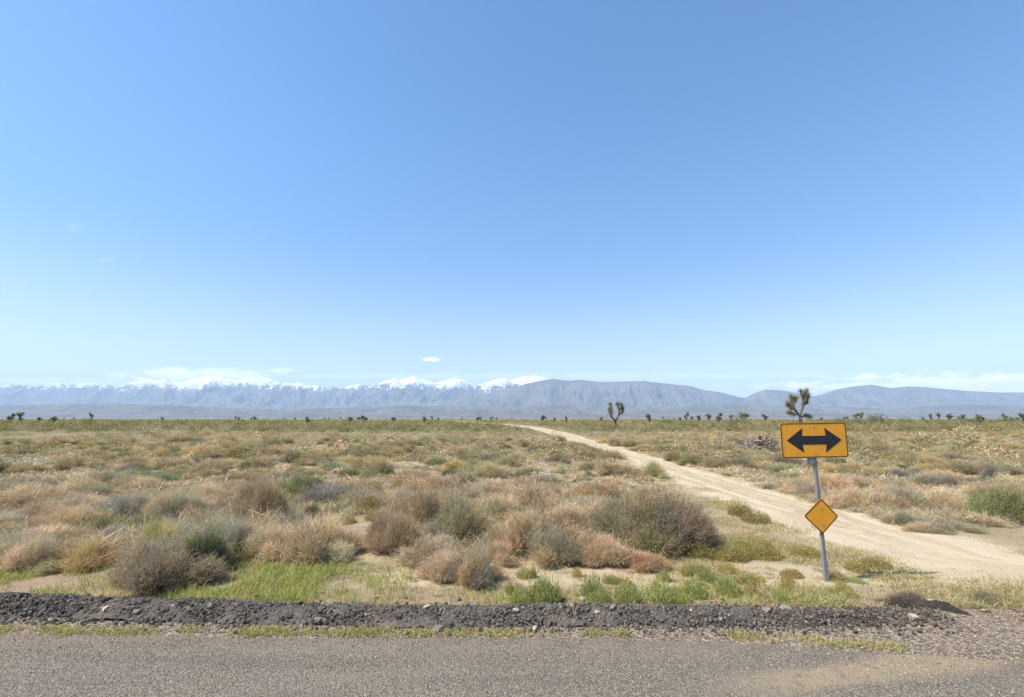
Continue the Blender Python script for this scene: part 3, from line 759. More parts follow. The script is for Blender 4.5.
for px, py, w, h, lab in ((546, 601, 30, 26, 'tallest green weed clump behind the berm below the pale sand strip'), (522, 603, 22, 16, 'small green weed left of the tallest weed clump'), (592, 596, 22, 22, 'upright green weed right of the tallest weed clump'),
    (600, 602, 20, 14, 'low green weed at the berm crest beside the upright weed'), (628, 601, 26, 20, 'bushy green weed midway along the sand strip'), (660, 600, 30, 18, 'wide green weed below the small reddish tan shrub'),
    (694, 596, 22, 20, 'green weed near the bend of the sand strip'), (726, 592, 24, 18, 'green weed below the olive cushions'), (704, 580, 14, 14, 'small dark weed on the pale sand strip')):
    weed(px, py, w, h * 0.85, lab, col=WG)
for i in range(26):
    px = rng.uniform(500, 905); weed(px, 603 - 0.0 * px - rng.uniform(0, 28), rng.uniform(7, 17), rng.uniform(4, 11), 'small green weed sprouting on the sandy strip behind the berm', col=(rng.uniform(0.9, 1.2), 1.0, rng.uniform(0.8, 1.0)), group='small weeds behind the berm')
OL = (0.95, 0.82, 0.75)
for px, py, w, h, lab in ((762, 557, 32, 17, 'olive cushion plant right of the largest grey shrub'), (735, 560, 26, 15, 'olive cushion plant touching the shade of the largest shrub'), (700, 557, 26, 13, 'olive cushion plant under the largest shrub'),
    (366, 512, 30, 13, 'bright olive cushion plant in the gap of bare soil'), (348, 524, 16, 9, 'small olive cushion below the bright one in the bare gap'), (374, 521, 18, 9, 'olive tuft right below the bright cushion in the bare gap'),
    (370, 498, 26, 16, 'leafy green plant topping the bare gap'), (347, 500, 15, 15, 'dark leafy plant at the left of the bare gap'), (740, 515, 22, 14, 'olive cushion on the left verge of the track'), (756, 522, 26, 12, 'flat olive cushion on the track verge above the sign post'),
    (805, 555, 26, 10, 'green cushion just left of the sign post'), (857, 570, 22, 9, 'green cushion right of the sign post foot'), (836, 580, 20, 9, 'small green cushion at the foot of the sign post'), (745, 584, 22, 11, 'low green cushion at the right end of the sand strip'),
    (875, 566, 26, 10, 'olive cushion on the verge between sign post and track')):
    weed(px, py, w, h, lab, 'CUSH', OL, name='cushion_plant', cat='plant')

for i in range(34):
    px = rng.uniform(690, 885); py = rng.uniform(545, 600)
    if px > 760 + (py - 545) * 2.2: continue
    weed(px, py, rng.uniform(9, 22), rng.uniform(4, 9), 'small olive cushion plant on the pale verge around the sign post', 'CUSH', (rng.uniform(0.9, 1.25), rng.uniform(0.85, 1.0), 0.85), 'small cushion plants around the sign', 'cushion_plant', 'plant')
# ----------------------------------------------------------------------------------------------- shrubs of the field
L_SIDE = lambda x, y: 'left of' if x < float(track_edges(y)[0]) else 'right of'
def free(x, y, rad):
    for (a, b, q) in OCC:
        if (a - x) ** 2 + (b - y) ** 2 < (q + rad) ** 2 * (0.19 if y < 18 else 0.27): return False
    return True
def bare(x, y, shrub=False):            # gaps that stay open in the photograph
    if y < 9.9 + 0.35 * math.sin(x) and x > -2.6: return True
    if y < 9.5: return True
    if on_track(np.array(x), np.array(y), 0.12): return True
    px = 512 + F * x / y
    if 325 < px < 385 and y < 14: return True
    if shrub and 300 < px < 428 and y < 12.4: return True
    if 9.6 < x < 13.8 and y < 12.8: return True
    if 655 < px < 810 and y < 21 and x < 7.3: return True
    if x > 4.0 and x < 7 and y < 13.5: return True
    return False
ZONE = lambda y: 'near the front of the field' if y < 18 else 'in the middle of the field' if y < 30 else 'far back in the field'
MAXK = {'dry': 285, 'sage': 285, 'green': 170, 'dead': 44}
tries = 0
while tries < 9000:
    tries += 1
    dmax = 58.0; y = 9.4 + (dmax - 9.4) * rng.random() ** 1.45
    x = rng.uniform(-1.12, 1.12) * (y + 1.0)
    if bare(x, y, True): continue
    patch = float(fbm(x * 0.12, y * 0.12, 91, 3)); right = x > 8
    green_share = 0.07 + 0.10 * sstep(18, 40, y); sage_share = 0.07 + 0.30 * sstep(13, 34, y) + 0.12 * patch
    if right and y > 22: sage_share += 0.12
    t = rng.random(); st = 'green' if t < green_share else 'sage' if t < green_share + sage_share else 'dead' if t > 0.95 else 'dry'
    if CNT.get(st, 0) >= MAXK[st]: continue
    wm = float({'dry': rng.uniform(1.0, 2.5), 'sage': rng.uniform(0.8, 2.0), 'green': rng.uniform(0.5, 1.2), 'dead': rng.uniform(0.7, 1.4)}[st]) * (1 if y < 30 else 1.15)
    if not free(x, y, wm * 0.42): continue
    if y < 18 and st == 'dry': wm = float(rng.uniform(1.2, 2.2))
    hm = wm * {'dry': rng.uniform(0.22, 0.36), 'sage': rng.uniform(0.28, 0.40), 'green': rng.uniform(0.38, 0.55), 'dead': rng.uniform(0.28, 0.45)}[st]
    k = float(rng.uniform(0.86, 1.14)); warm = float(rng.uniform(-0.04, 0.06))
    col = (k * (1 + warm), k, k * (1 - warm))
    if st == 'dry' and y > 22: col = (k * 0.92, k * 0.91, k * 0.82)
    elif st == 'dry' and rng.random() < 0.2: col = (k * 0.93, k * 0.84, k * 0.74)
    if st == 'sage' and y > 20: col = (k * 1.02, k * 0.93, k * 0.76)
    if st == 'green': col = (k * 1.2, k * 1.08, k * 1.0)
    desc = {'dry': 'dry tan brushy shrub', 'sage': 'grey green twiggy shrub', 'green': 'small dark green shrub', 'dead': 'dead grey tangled shrub'}[st]
    lab = f'{desc} {ZONE(y)} {L_SIDE(x, y)} the sand track'
    grp = f'{desc}s {ZONE(y)} {L_SIDE(x, y)} the track'
    if y < 15:
        place_near(st, x, y, wm, hm, lab, grp, col)
    else:
        o = link(NAMES[st], random.choice(MID[st])); o.location = (x, y, float(hgt(x, y)) - 0.03)
        q_ = random.uniform(0.8, 1.25); o.rotation_euler = (random.uniform(-.1, .1), random.uniform(-.1, .1), random.uniform(0, 6.28)); o.scale = (wm / 1.6 * q_, wm / 1.6 / q_, hm / HN[st]); o.color = (*col, 1)
        tag(o, lab, CATS[st], grp); OCC.append((x, y, wm * 0.42)); CNT[st] = CNT.get(st, 0) + 1
print('shrubs', CNT)

# ----------------------------------------------------------------------------------------------- scrub mass beyond, ground cover, grass
def scatter_mass(name, label, cat, P, S, Hs, protos, tint, mat):
    """many copies of small plants in one mesh, made with numpy"""
    Vs, F3, F4, Cs, nn = [], [], [], [], 0
    r = np.random.default_rng(5); which = r.integers(0, len(protos), len(P))
    for k, (V, f3, f4, c) in enumerate(protos):
        ids = np.where(which == k)[0]
        if not len(ids): continue
        a = r.uniform(0, 6.28, len(ids)); ca, sa = np.cos(a), np.sin(a)
        x = (V[None, :, 0] * ca[:, None] - V[None, :, 1] * sa[:, None]) * S[ids, None] + P[ids, 0, None]
        y = (V[None, :, 0] * sa[:, None] + V[None, :, 1] * ca[:, None]) * S[ids, None] + P[ids, 1, None]
        z = V[None, :, 2] * Hs[ids, None] + P[ids, 2, None]
        Vs.append(np.stack([x, y, z], -1).reshape(-1, 3)); Cs.append((c[None] * tint[ids][:, None, :]).reshape(-1, 3))
        off = nn + len(V) * np.arange(len(ids))[:, None, None]
        if len(f3): F3.append((f3[None] + off).reshape(-1, 3))
        if len(f4): F4.append((f4[None] + off).reshape(-1, 4))
        nn += len(V) * len(ids)
    fl = ([np.concatenate(F3)] if F3 else []) + ([np.concatenate(F4)] if F4 else [])
    o = link(name, make_mesh(name, np.concatenate(Vs), fl, mat, colors=np.concatenate(Cs)))
    return tag(o, label, cat, kind='stuff')

def far_proto(seed, pal, k, fat):
    """unit-wide, unit-high bush of a few big leaf clumps"""
    r = np.random.default_rng(seed); A = Acc()
    d = r.normal(size=(k, 3)); d[:, 2] = np.abs(d[:, 2]) ; d = unit(d)
    P = d * np.array([0.42, 0.42, 0.8]) * r.uniform(0.35, 1.0, (k, 1)) * (1 + 0.35 * (vnoise(d[:, 0] * 2.2 + 5, d[:, 1] * 2.2, seed) - 0.5))[:, None]
    D = unit(d + r.normal(size=(k, 3)) * 0.6)
    V, Fc = leaf_quads(P, D, r.uniform(0.10, 0.22, k) * fat, r.uniform(0.03, 0.06, k) * fat, r)
    V[:, 2] = np.maximum(V[:, 2], 0); A.add(V, Fc, pick(PAL[pal], k, r, 0.2)); return A.arrays()

def mass_points(k, y0, y1, pw, m=0.5, spread=1.6):
    k = int(k * spread / 1.15)
    y = y0 + (y1 - y0) * rng.random(k) ** pw; x = rng.uniform(-spread, spread, k) * y
    ok = ~on_track(x, y, m); x, y = x[ok], y[ok]
    return np.stack([x, y, hgt(x, y) - 0.02], -1)
mid_p = [far_proto(900 + i, 'dry', 110, 0.9) for i in range(3)] + [far_proto(910 + i, 'sage', 110, 0.9) for i in range(4)] + [far_proto(920 + i, 'olive', 110, 0.8) for i in range(3)]
P = np.concatenate([mass_points(12000, 30, 150, 1.2, 1.0), mass_points(8500, 62, 230, 1.0, 1.5)]); P = P[fbm(P[:, 0] * 0.11, P[:, 1] * 0.07, 183, 3) + 0.5 * rng.random(len(P)) > 0.0]; S = 0.55 * np.exp(rng.normal(0.45, 0.45, len(P))); Hs = S * rng.uniform(0.35, 0.6, len(P))
cl = fbm(P[:, 0] * 0.07, P[:, 1] * 0.05, 181, 3)[:, None]; k = rng.uniform(0.6, 1.15, (len(P), 1)); T = k * (np.array([[1.0, 0.91, 0.77]]) + cl * np.array([[0.16, -0.02, -0.08]]))
scatter_mass('scrub', 'low tan and olive scrub covering the plain behind the nearer shrubs', 'scrub', P, S, Hs, mid_p, T, M_LEAF)
far_p = [far_proto(940 + i, 'olive', 90, 0.8) for i in range(4)] + [far_proto(950 + i, 'sage', 90, 0.8) for i in range(2)] + [far_proto(955, 'dry', 90, 0.8)]
P = mass_points(16000, 95, 700, 1.35, 4.0); S = rng.uniform(1.4, 3.8, len(P)); Hs = S * rng.uniform(0.4, 0.75, len(P))
T = rng.uniform(0.7, 1.1, (len(P), 1)) * np.array([[0.86, 0.83, 0.70]])
scatter_mass('distant_scrub', 'dark olive belt of creosote scrub along the horizon', 'scrub', P, S, Hs, far_p, T, M_LEAF)

# low brush that fills the ground between the shrubs
def brush_proto(seed, pal, k, w0, w1):
    r = np.random.default_rng(seed); A = Acc()
    d = r.normal(size=(k, 3)); d[:, 2] = np.abs(d[:, 2]) * 0.8; d = unit(d)
    tip = d * np.array([0.5, 0.5, 0.9]) * r.uniform(0.5, 1.1, (k, 1)); st = tip * r.uniform(0.1, 0.6, (k, 1)) + r.normal(size=(k, 3)) * np.array([0.12, 0.12, 0.03])
    st[:, 2] = np.abs(st[:, 2]); V, Fc = tri_twigs(st, tip + r.normal(size=(k, 3)) * 0.06, r.uniform(w0, w1, k), r)
    V[:, 2] = np.maximum(V[:, 2], 0); A.add(V, Fc, pick(PAL[pal], k, r, 0.2)); return A.arrays()
BRP = ('dry', 'dry', 'dry', 'sage', 'grey', 'olive')
fine_p = [brush_proto(980 + i, p, 230, 0.008, 0.016) for i, p in enumerate(BRP)]
coarse_p = [brush_proto(990 + i, p, 90, 0.02, 0.036) for i, p in enumerate(BRP)]
P = mass_points(15000, 9.3, 44, 1.2, -0.12, 1.45)
m_ = np.array([not bare(p[0], p[1]) for p in P]) & (fbm(P[:, 0] * 0.5, P[:, 1] * 0.5, 191, 3) > -0.35); P = P[m_]
S = rng.uniform(0.35, 1.0, len(P)) * (1 + 0.5 * (rng.random(len(P)) < 0.15)); Hs = S * rng.uniform(0.25, 0.46, len(P))
S *= np.where(P[:, 1] < 17, 1.25, 1.0); Hs *= np.where(P[:, 1] < 17, 1.3, 1.0)
k = 1500; x = rng.uniform(-6, 7.2, k); y = rng.uniform(7.7, 10.6, k); ok = (y > berm_center(x) + 0.4) & (fbm(x * 0.9, y * 0.9, 193, 3) > -0.2); x, y = x[ok], y[ok]
P = np.concatenate([P, np.stack([x, y, hgt(x, y) - 0.015], -1)]); q_ = rng.uniform(0.12, 0.34, len(x)); S = np.concatenate([S, q_]); Hs = np.concatenate([Hs, q_ * rng.uniform(0.10, 0.28, len(x))])
tint = rng.uniform(0.7, 1.12, (len(P), 1)) * np.array([[1, 0.97, 0.90]]); nr = P[:, 1] < 19
scatter_mass('low_brush', 'low dry brush and litter filling the ground between the near shrubs', 'brush', P[nr], S[nr], Hs[nr], fine_p, tint[nr], M_TWIG)
scatter_mass('low_brush', 'low dry brush filling the ground between shrubs farther out', 'brush', P[~nr], S[~nr], Hs[~nr], coarse_p, tint[~nr], M_TWIG)

def blades(name, label, P, hts, wd, pal, jit=0.25, lean=0.35, tint=None):
    r = np.random.default_rng(31); k = len(P)
    d = unit(r.normal(size=(k, 3)) * np.array([lean, lean, 0]) + np.array([0, 0, 1.0])); d = d * hts[:, None]
    a = r.uniform(0, 6.28, k); s = np.stack([np.cos(a), np.sin(a), 0 * a], -1) * wd * 0.5
    m = P + d * 0.55; t = P + d + np.stack([d[:, 0] * 0.6, d[:, 1] * 0.6, -0.12 * hts], -1)
    V = np.stack([P - s, P + s, m + s * 0.75, m - s * 0.75, t], 1).reshape(-1, 3)
    b = 5 * np.arange(k)[:, None]; q = b + np.array([[0, 1, 2, 3]]); tr = b + np.array([[3, 2, 4]])
    c = pick(pal, k, r, jit)
    if tint is not None: c = c * tint
    o = link(name, make_mesh(name, V, [tr, q], M_LEAF, colors=np.repeat(c, 5, 0)))
    return tag(o, label, 'grass', kind='stuff')

# green strip behind the berm, thickest below the beige domes
k = 150000
x = rng.uniform(-9.5, 6.0, k); y = rng.uniform(7.3, 9.6, k)
px = 512 + F * x / y
dens = fbm(x * 1.5, y * 1.8, 131, 4) * 1.1 + 0.36
g1 = np.exp(-((px - 305) / 115.0) ** 2) * sstep(9.5, 9.0, y) * 0.62 + np.exp(-((px - 215) / 45.0) ** 2) * 0.45
g2 = 0.10 * sstep(440, 520, px) * sstep(880, 800, px) * sstep(8.9, 8.2, y) + 0.16 * sstep(430, 520, px) * sstep(8.3, 7.7, y)
g3 = 0.55 * sstep(130, 60, px) + 0.3 * (np.exp(-((px - 90) / 40.0) ** 2))
w = np.clip(g1 + g2 + g3, 0, 1) * np.clip(dens * 1.7, 0, 1.2)
ok = (rng.random(k) < w * 0.62) & (y > berm_center(x) + 0.34)
x, y = x[ok], y[ok]; px = px[ok]; P = np.stack([x, y, hgt(x, y) - 0.004], -1)
hts = rng.uniform(0.05, 0.19, len(P)) * rng.uniform(0.6, 1.1, len(P)) * (1 + 0.25 * np.exp(-((px - 305) / 115.0) ** 2))
LIM = [((0.33, 0.38, 0.085), 4.5), ((0.46, 0.45, 0.13), 3.5), ((0.56, 0.46, 0.22), 3.2), ((0.24, 0.29, 0.075), 2.2)]
blades('grass', 'bright yellow green grass between the berm and the shrubs', P, hts, 0.009, LIM)
# dry stubble on the open soil and verges
k = 120000
y = 6.9 + 20 * rng.random(k) ** 1.7; x = rng.uniform(-1.15, 1.15, k) * y
w = np.clip(fbm(x * 0.8, y * 0.8, 141, 4) * 0.9 + 0.18, 0, 1)
ok = (rng.random(k) < w) & ~on_track(x, y, -0.12) & ((y > berm_center(x) + 0.36) | (x > 5.2))
x, y = x[ok], y[ok]; P = np.stack([x, y, hgt(x, y) - 0.004], -1)
STR = [((0.52, 0.40, 0.23), 4), ((0.40, 0.28, 0.15), 3), ((0.62, 0.50, 0.32), 2), ((0.36, 0.20, 0.10), 1.6), ((0.30, 0.31, 0.11), 1.6)]
blades('dry_grass', 'short straw coloured dry grass on the bare soil between shrubs', P, rng.uniform(0.03, 0.10, len(P)), 0.008, STR, lean=0.7)
k = 200000
x = rng.uniform(2.0, 11.0, k); y = 7.3 + 9 * rng.random(k) ** 1.6
w = np.clip(fbm(x * 0.9, y * 0.9, 145, 4) * 1.4 + 0.34, 0, 1) * np.maximum(sstep(7.6, 6.7, x + 0.8 * fbm(x * 0.8, y * 0.8, 146, 3)), 0.8 * sstep(8.7, 8.0, y + 0.5 * fbm(x, y, 147, 3))) * sstep(1.8, 3.2, x)
ok = (rng.random(k) < w * 0.85) & (y > berm_center(x) + 0.30); x, y = x[ok], y[ok]; P = np.stack([x, y, hgt(x, y) - 0.004], -1)
VG = [((0.46, 0.38, 0.20), 4), ((0.33, 0.33, 0.12), 3.5), ((0.58, 0.48, 0.28), 2), ((0.25, 0.27, 0.09), 2), ((0.38, 0.24, 0.13), 1.5)]
blades('verge_grass', 'patchy olive and straw grass on the verge around the sign post', P, rng.uniform(0.03, 0.12, len(P)), 0.009, VG, lean=0.8)
k = 90000
y = 8.6 + 60 * rng.random(k) ** 1.8; l_, r_ = track_edges(y); side = rng.random(k) < 0.5
x = np.where(side, l_, r_) + rng.normal(0, 0.32, k) + np.where(side, -0.12, 0.12) + 0.3 * fbm(y * 0.7, side * 9.0, 148, 3)
w = np.clip(fbm(x * 0.8, y * 0.8, 149, 4) * 1.5 + 0.15, 0, 1); ok = rng.random(k) < w * 0.8
x, y = x[ok], y[ok]; P = np.stack([x, y, hgt(x, y) - 0.004], -1)
blades('verge_grass', 'dry grass fraying both edges of the sand track', P, rng.uniform(0.03, 0.13, len(P)) * (1 + y / 40), 0.009, VG, lean=0.9)
# grass fringe between berm and asphalt
k = 60000
x = rng.uniform(-8, 6.5, k); y = np.minimum(road_far(x) + 0.10, berm_center(x) - 0.40) + rng.normal(0, 0.075, k)
dn = np.clip(fbm(x * 1.6, y * 2, 151, 4) * 0.9 + 0.35 * sstep(0.5, -4, x) + 0.05 + 0.5 * np.exp(-((x - 2.95) / 0.35) ** 2), 0, 1)
ok = rng.random(k) < dn * 0.55
x, y = x[ok], y[ok]; P = np.stack([x, y, 0 * x - 0.003], -1)
FR = [((0.42, 0.40, 0.11), 4), ((0.54, 0.44, 0.20), 4), ((0.28, 0.31, 0.08), 2.2), ((0.50, 0.34, 0.17), 1.6)]
blades('fringe_grass', 'thin yellowish grass fringe between the asphalt and the berm', P, rng.uniform(0.025, 0.085, len(P)), 0.008, FR, lean=0.6)

# white desert flowers in the left field
fx, fy = [], []
for (px, py, sx, sy, cnt) in ((50, 462, 70, 7, 900), (95, 458, 34, 4, 260), (300, 452, 16, 2, 160), (338, 447, 26, 2.4, 220), (18, 470, 20, 3, 350), (795, 476, 26, 4, 260), (752, 462, 22, 2, 200), (410, 470, 16, 2, 120), (540, 478, 12, 2, 90)):
    for _ in range(cnt):
        a, b = ground(px + rng.normal() * sx * 0.5, max(432, py + rng.normal() * sy * 0.5)); fx.append(a); fy.append(b)
fx, fy = np.array(fx), np.array(fy); ok = ~on_track(fx, fy, 0.1); fx, fy = fx[ok], fy[ok]
clu = fbm(fx * 0.9, fy * 0.9, 171, 3) > -0.1; fx, fy = fx[clu], fy[clu]; kf = len(fx)
A = Acc(); r = np.random.default_rng(9)
P = np.stack([fx, fy, hgt(fx, fy) + r.uniform(0.12, 0.34, kf)], -1)
D = unit(r.normal(size=(kf, 3)) * np.array([1, 1, 0.4]) + np.array([0, 0, 0.3]))
V, Fc = leaf_quads(P, D, r.uniform(0.05, 0.10, kf), r.uniform(0.04, 0.08, kf), r); A.add(V, Fc, pick([((0.80, 0.78, 0.70), 3), ((0.66, 0.66, 0.55), 2)], kf, r))
S = P.copy(); S[:, 2] = hgt(fx, fy); V, Fc = tri_twigs(S, P + 0.01, np.full(kf, 0.02), r); A.add(V, Fc, pick(PAL['sage'], kf, r))
tag(link('flowers', A.mesh('flowers', M_LEAF)), 'patches of small white desert flowers low among the scrub', 'flowers', kind='stuff')

# ----------------------------------------------------------------------------------------------- joshua trees
M_BARK = mat_plain('shaggy_bark', (0.16, 0.125, 0.095), 0.95, 0, 0.1, 9, 0.4, (1, 1, 0.3))
def tube(pts, rad, seg=8):
    pts = np.asarray(pts, float); k = len(pts); V = []
    for i in range(k):
        d = pts[min(i + 1, k - 1)] - pts[max(i - 1, 0)]; d /= np.linalg.norm(d) + 1e-9
        u_ = np.cross(d, [0.3, 1, 0.1]); u_ /= np.linalg.norm(u_); w_ = np.cross(d, u_)
        a = np.linspace(0, 2 * np.pi, seg, endpoint=False)
        V.append(pts[i] + rad[i] * (np.cos(a)[:, None] * u_ + np.sin(a)[:, None] * w_))
    V = np.concatenate(V); i = np.arange(k - 1)[:, None]; j = np.arange(seg)[None]; j2 = (j + 1) % seg
    q = np.stack([i * seg + j, i * seg + j2, (i + 1) * seg + j2, (i + 1) * seg + j], -1).reshape(-1, 4)
    cap = np.array([[(k - 1) * seg + a for a in (0, 1, 2, 3)], [(k - 1) * seg + a for a in (4, 5, 6, 7)], [(k - 1) * seg + a for a in (0, 3, 4, 7)]])
    return V, np.concatenate([q, cap])
def joshua(seed, height, levels=3, spread=0.55, leaf=0.30, nleaf=90, base_r=None, low=0.35, skirt=0, many=False):
    r = np.random.default_rng(seed); Vs, Fs, nn = [], [], 0; L = Acc()
    base_r = base_r or height * 0.035
    def limb(p, d, ln, rad, lev):
        nonlocal nn
        ps = [p]; dd = d.copy()
        for s in range(4):
            dd = dd + r.normal(size=3) * 0.12 + np.array([0, 0, 0.10]); dd /= np.linalg.norm(dd); ps.append(ps[-1] + dd * ln / 4)
        V, q = tube(ps, np.linspace(rad, rad * 0.78, 5)); Vs.append(V); Fs.append(q + nn); nn += len(V)
        e = ps[-1]
        if lev < levels:
            k = (3 if r.random() < 0.75 else 4) if many and lev < 3 else 3 if r.random() < 0.4 else 2; a0 = r.uniform(0, 6.28)
            for b in range(k):
                a = a0 + b * 6.28 / k + r.uniform(-0.4, 0.4); out = np.array([math.cos(a), math.sin(a), 0]) * spread * r.uniform(0.8, 1.5)
                nd = dd * r.uniform(0.5, 0.95) + out + np.array([0, 0, 0.15]); nd /= np.linalg.norm(nd); limb(e - dd * rad * 0.5, nd, ln * r.uniform(0.45, 1.05), rad * 0.74, lev + 1 + (lev < levels - 1 and r.random() < (0.0 if many else 0.25)))
        if skirt and lev >= 3 and lev < levels:
            cnt = 60; v = unit(r.normal(size=(cnt, 3)) - dd * 0.8); Pp = np.array(ps)[r.integers(1, 5, cnt)]
            V, q = tri_twigs(Pp, Pp + v * leaf * r.uniform(0.5, 1.0, (cnt, 1)), np.full(cnt, leaf * 0.2), r); L.add(V, q, pick(PAL['dead'], cnt, r, 0.3))
        if lev >= levels:
            for (cp, cl, cnt, pal) in ((e, leaf, nleaf, 'olive'), (ps[3], leaf * 0.85, nleaf // 2, 'olive'), (ps[2], leaf * 0.7, nleaf // 3, 'wood')):
                v = unit(r.normal(size=(cnt, 3)) + dd * 0.75); 
                Pp = cp + v * 0.05 + dd * r.uniform(-0.12, 0.12, (cnt, 1))
                V, q = tri_twigs(Pp, Pp + v * cl * r.uniform(0.7, 1.15, (cnt, 1)), np.full(cnt, leaf * 0.16), r)
                L.add(V, q, pick(PAL[pal], cnt, r, 0.25))
    limb(np.array([0, 0, -0.1]), unit(np.array([[0.05 * r.normal(), 0.05 * r.normal(), 1]]))[0], height * low, base_r, 1)
    V = np.concatenate(Vs); C = L.arrays(); top = max(V[:, 2].max(), C[0][:, 2].max()); sc = height / top
    tm = make_mesh('trunk', V * sc, np.concatenate(Fs), M_BARK, smooth=True)
    cm = make_mesh('crown', C[0] * sc, C[1], M_LEAF, colors=C[3])
    return tm, cm
def joshua_stems(seed, unit_, stems, rad, leaf, nleaf, skirt):
    """stems: (polyline of (x, z) points, has a tip) in units of unit_ metres"""
    r = np.random.default_rng(seed); Vs, Fs, nn = [], [], 0; L = Acc()
    for (pl, tip, rr) in stems:
        dep = r.normal() * 1.5; ps = np.array([(x, dep * (i / max(1, len(pl) - 1)) * (0 if rr > 1.2 else 1), z) for i, (x, z) in enumerate(pl)], float) * unit_
        f = np.linspace(0, len(ps) - 1, 7); ps = np.stack([np.interp(f, range(len(ps)), ps[:, c]) for c in range(3)], -1) + np.vstack([[0, 0, 0], r.normal(size=(6, 3)) * 0.05])
        V, q = tube(ps, np.linspace(rad * rr, rad * rr * 0.7, 7)); Vs.append(V); Fs.append(q + nn); nn += len(V)
        dd = ps[-1] - ps[-3]; dd /= np.linalg.norm(dd)
        if tip:
            for (cp, cl, cnt, pal, up) in ((ps[6], leaf, nleaf, 'olive', 0.6), (ps[5], leaf * 0.9, nleaf // 2, 'olive', 0.3), (ps[4], leaf * 0.75, int(nleaf * skirt), 'dead', -0.5), (ps[3], leaf * 0.65, int(nleaf * skirt * 0.7), 'dead', -0.7)):
                if cnt < 2: continue
                v = unit(r.normal(size=(cnt, 3)) + dd * up); Pp = cp + dd * r.uniform(-0.25, 0.2, (cnt, 1))
                V, q = tri_twigs(Pp, Pp + v * cl * r.uniform(0.6, 1.15, (cnt, 1)), np.full(cnt, leaf * 0.085), r); L.add(V, q, pick(PAL[pal], cnt, r, 0.3))
    C = L.arrays()
    return make_mesh('trunk', np.concatenate(Vs), np.concatenate(Fs), M_BARK, smooth=True), make_mesh('crown', C[0], C[1], M_LEAF, colors=C[3])
def tree(meshes, x, y, s, label, group=None, col=(1, 1, 1), sx=1.0):
    o = empty('joshua_tree', (x, y, float(hgt(x, y))))
    for nm, me in zip(('trunk', 'crown'), meshes): c = link(nm, me, o); c.color = (*col, 1)
    o.scale = (s * sx, s * sx, s); o.rotation_euler.z = random.uniform(0, 6.28)
    tag(o, label, 'joshua tree', group); return o
def at(px, y): return (px - 512) / F * y * 1.0
LONE = joshua_stems(4, 0.225, [([(0, -1), (0.3, 5), (0, 9)], False, 1.5), ([(0, 9), (-5, 14), (-6.5, 20)], True, 1), ([(-4, 13), (-2, 18), (-2.5, 25)], True, 0.9), ([(0, 9), (4, 14), (5, 19), (3.5, 25)], True, 1), ([(4, 14), (8, 17), (9.5, 20.5)], True, 0.85), ([(5, 19), (8, 23), (8, 24.5)], True, 0.8)], 0.2, 0.92, 120, 0.5)
BEHIND = joshua_stems(6, 0.171, [([(0, -1), (0.5, 10), (0, 18)], False, 1.5), ([(0, 18), (-4, 24), (-7, 30), (-6, 37)], True, 1), ([(-4, 24), (-9, 26), (-12, 30)], True, 0.85), ([(0, 18), (3.5, 26), (5, 34), (3, 42)], True, 1), ([(4, 28), (8.5, 31), (9.5, 37)], True, 0.85), ([(5, 34), (8, 39), (9, 43)], True, 0.8), ([(-6, 28), (-3, 33), (-2.5, 36)], True, 0.75), ([(1, 17), (7, 18.5), (12, 17.5)], True, 0.8), ([(0, 19), (-7, 20), (-10, 21.5)], True, 0.7)], 0.2, 0.90, 105, 1.1)
tree(LONE, at(614, 108) , 108, 1.0, 'branching Joshua tree standing alone left of the arrow sign').rotation_euler.z = 0.3
tree(BEHIND, at(797, 82), 82, 1.0, 'tall Joshua tree rising directly behind the arrow sign', col=(1.15, 1.12, 1.1)).rotation_euler.z = 0.1
JV = [joshua(20 + i, 5.0, 3 if i % 2 else 4, (0.30, 0.36, 0.45, 0.33, 0.40)[i], 0.62, 40, low=0.24) for i in range(5)]
far_trees = ((16, 410.5, 1.3), (27, 408.5, 1.2), (58, 412.5, 1), (95, 409.5, 0.8), (166, 413.5, 1), (310, 414, 1.4), (352, 415, 1), (394, 415, 1.2), (425, 413, 1), (554, 414.5, 1), (566, 412.5, 1), (600, 414, 1), (647, 413, 1), (685, 411, 0.8), (707, 412, 1),
             (716, 411.5, 1.1), (728, 414, 1), (742, 411.5, 1.7), (762, 413, 1.2), (855, 411, 1.4), (926, 413.5, 1), (936, 412.5, 1), (944, 413, 1), (957, 414, 1.4), (975, 413, 1.6), (1000, 413, 1.2), (1016, 412, 1.4))
for i, (px, ty, sx) in enumerate(far_trees):
    y = float(rng.uniform(170, 330)); ht = CAM_H + (418 - ty) * y / F * (0.72 if i in (0, 1, 3) else 1.0 if px > 600 else 0.45)
    tree(JV[i % 5], at(px, y), y, ht / 5.0, 'Joshua tree standing above the scrub along the horizon', 'Joshua trees along the horizon', (1.0, 1.0, 1.0), sx)
for i in range(56):
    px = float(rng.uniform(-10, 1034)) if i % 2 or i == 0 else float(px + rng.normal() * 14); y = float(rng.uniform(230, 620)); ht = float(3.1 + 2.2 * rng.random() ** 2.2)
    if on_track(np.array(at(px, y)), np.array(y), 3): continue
    tree(JV[i % 5], at(px, y), y, ht / 5.0, 'tiny distant Joshua tree in the dark belt on the horizon', 'tiny distant Joshua trees', (0.7, 0.75, 0.75), 1.3)
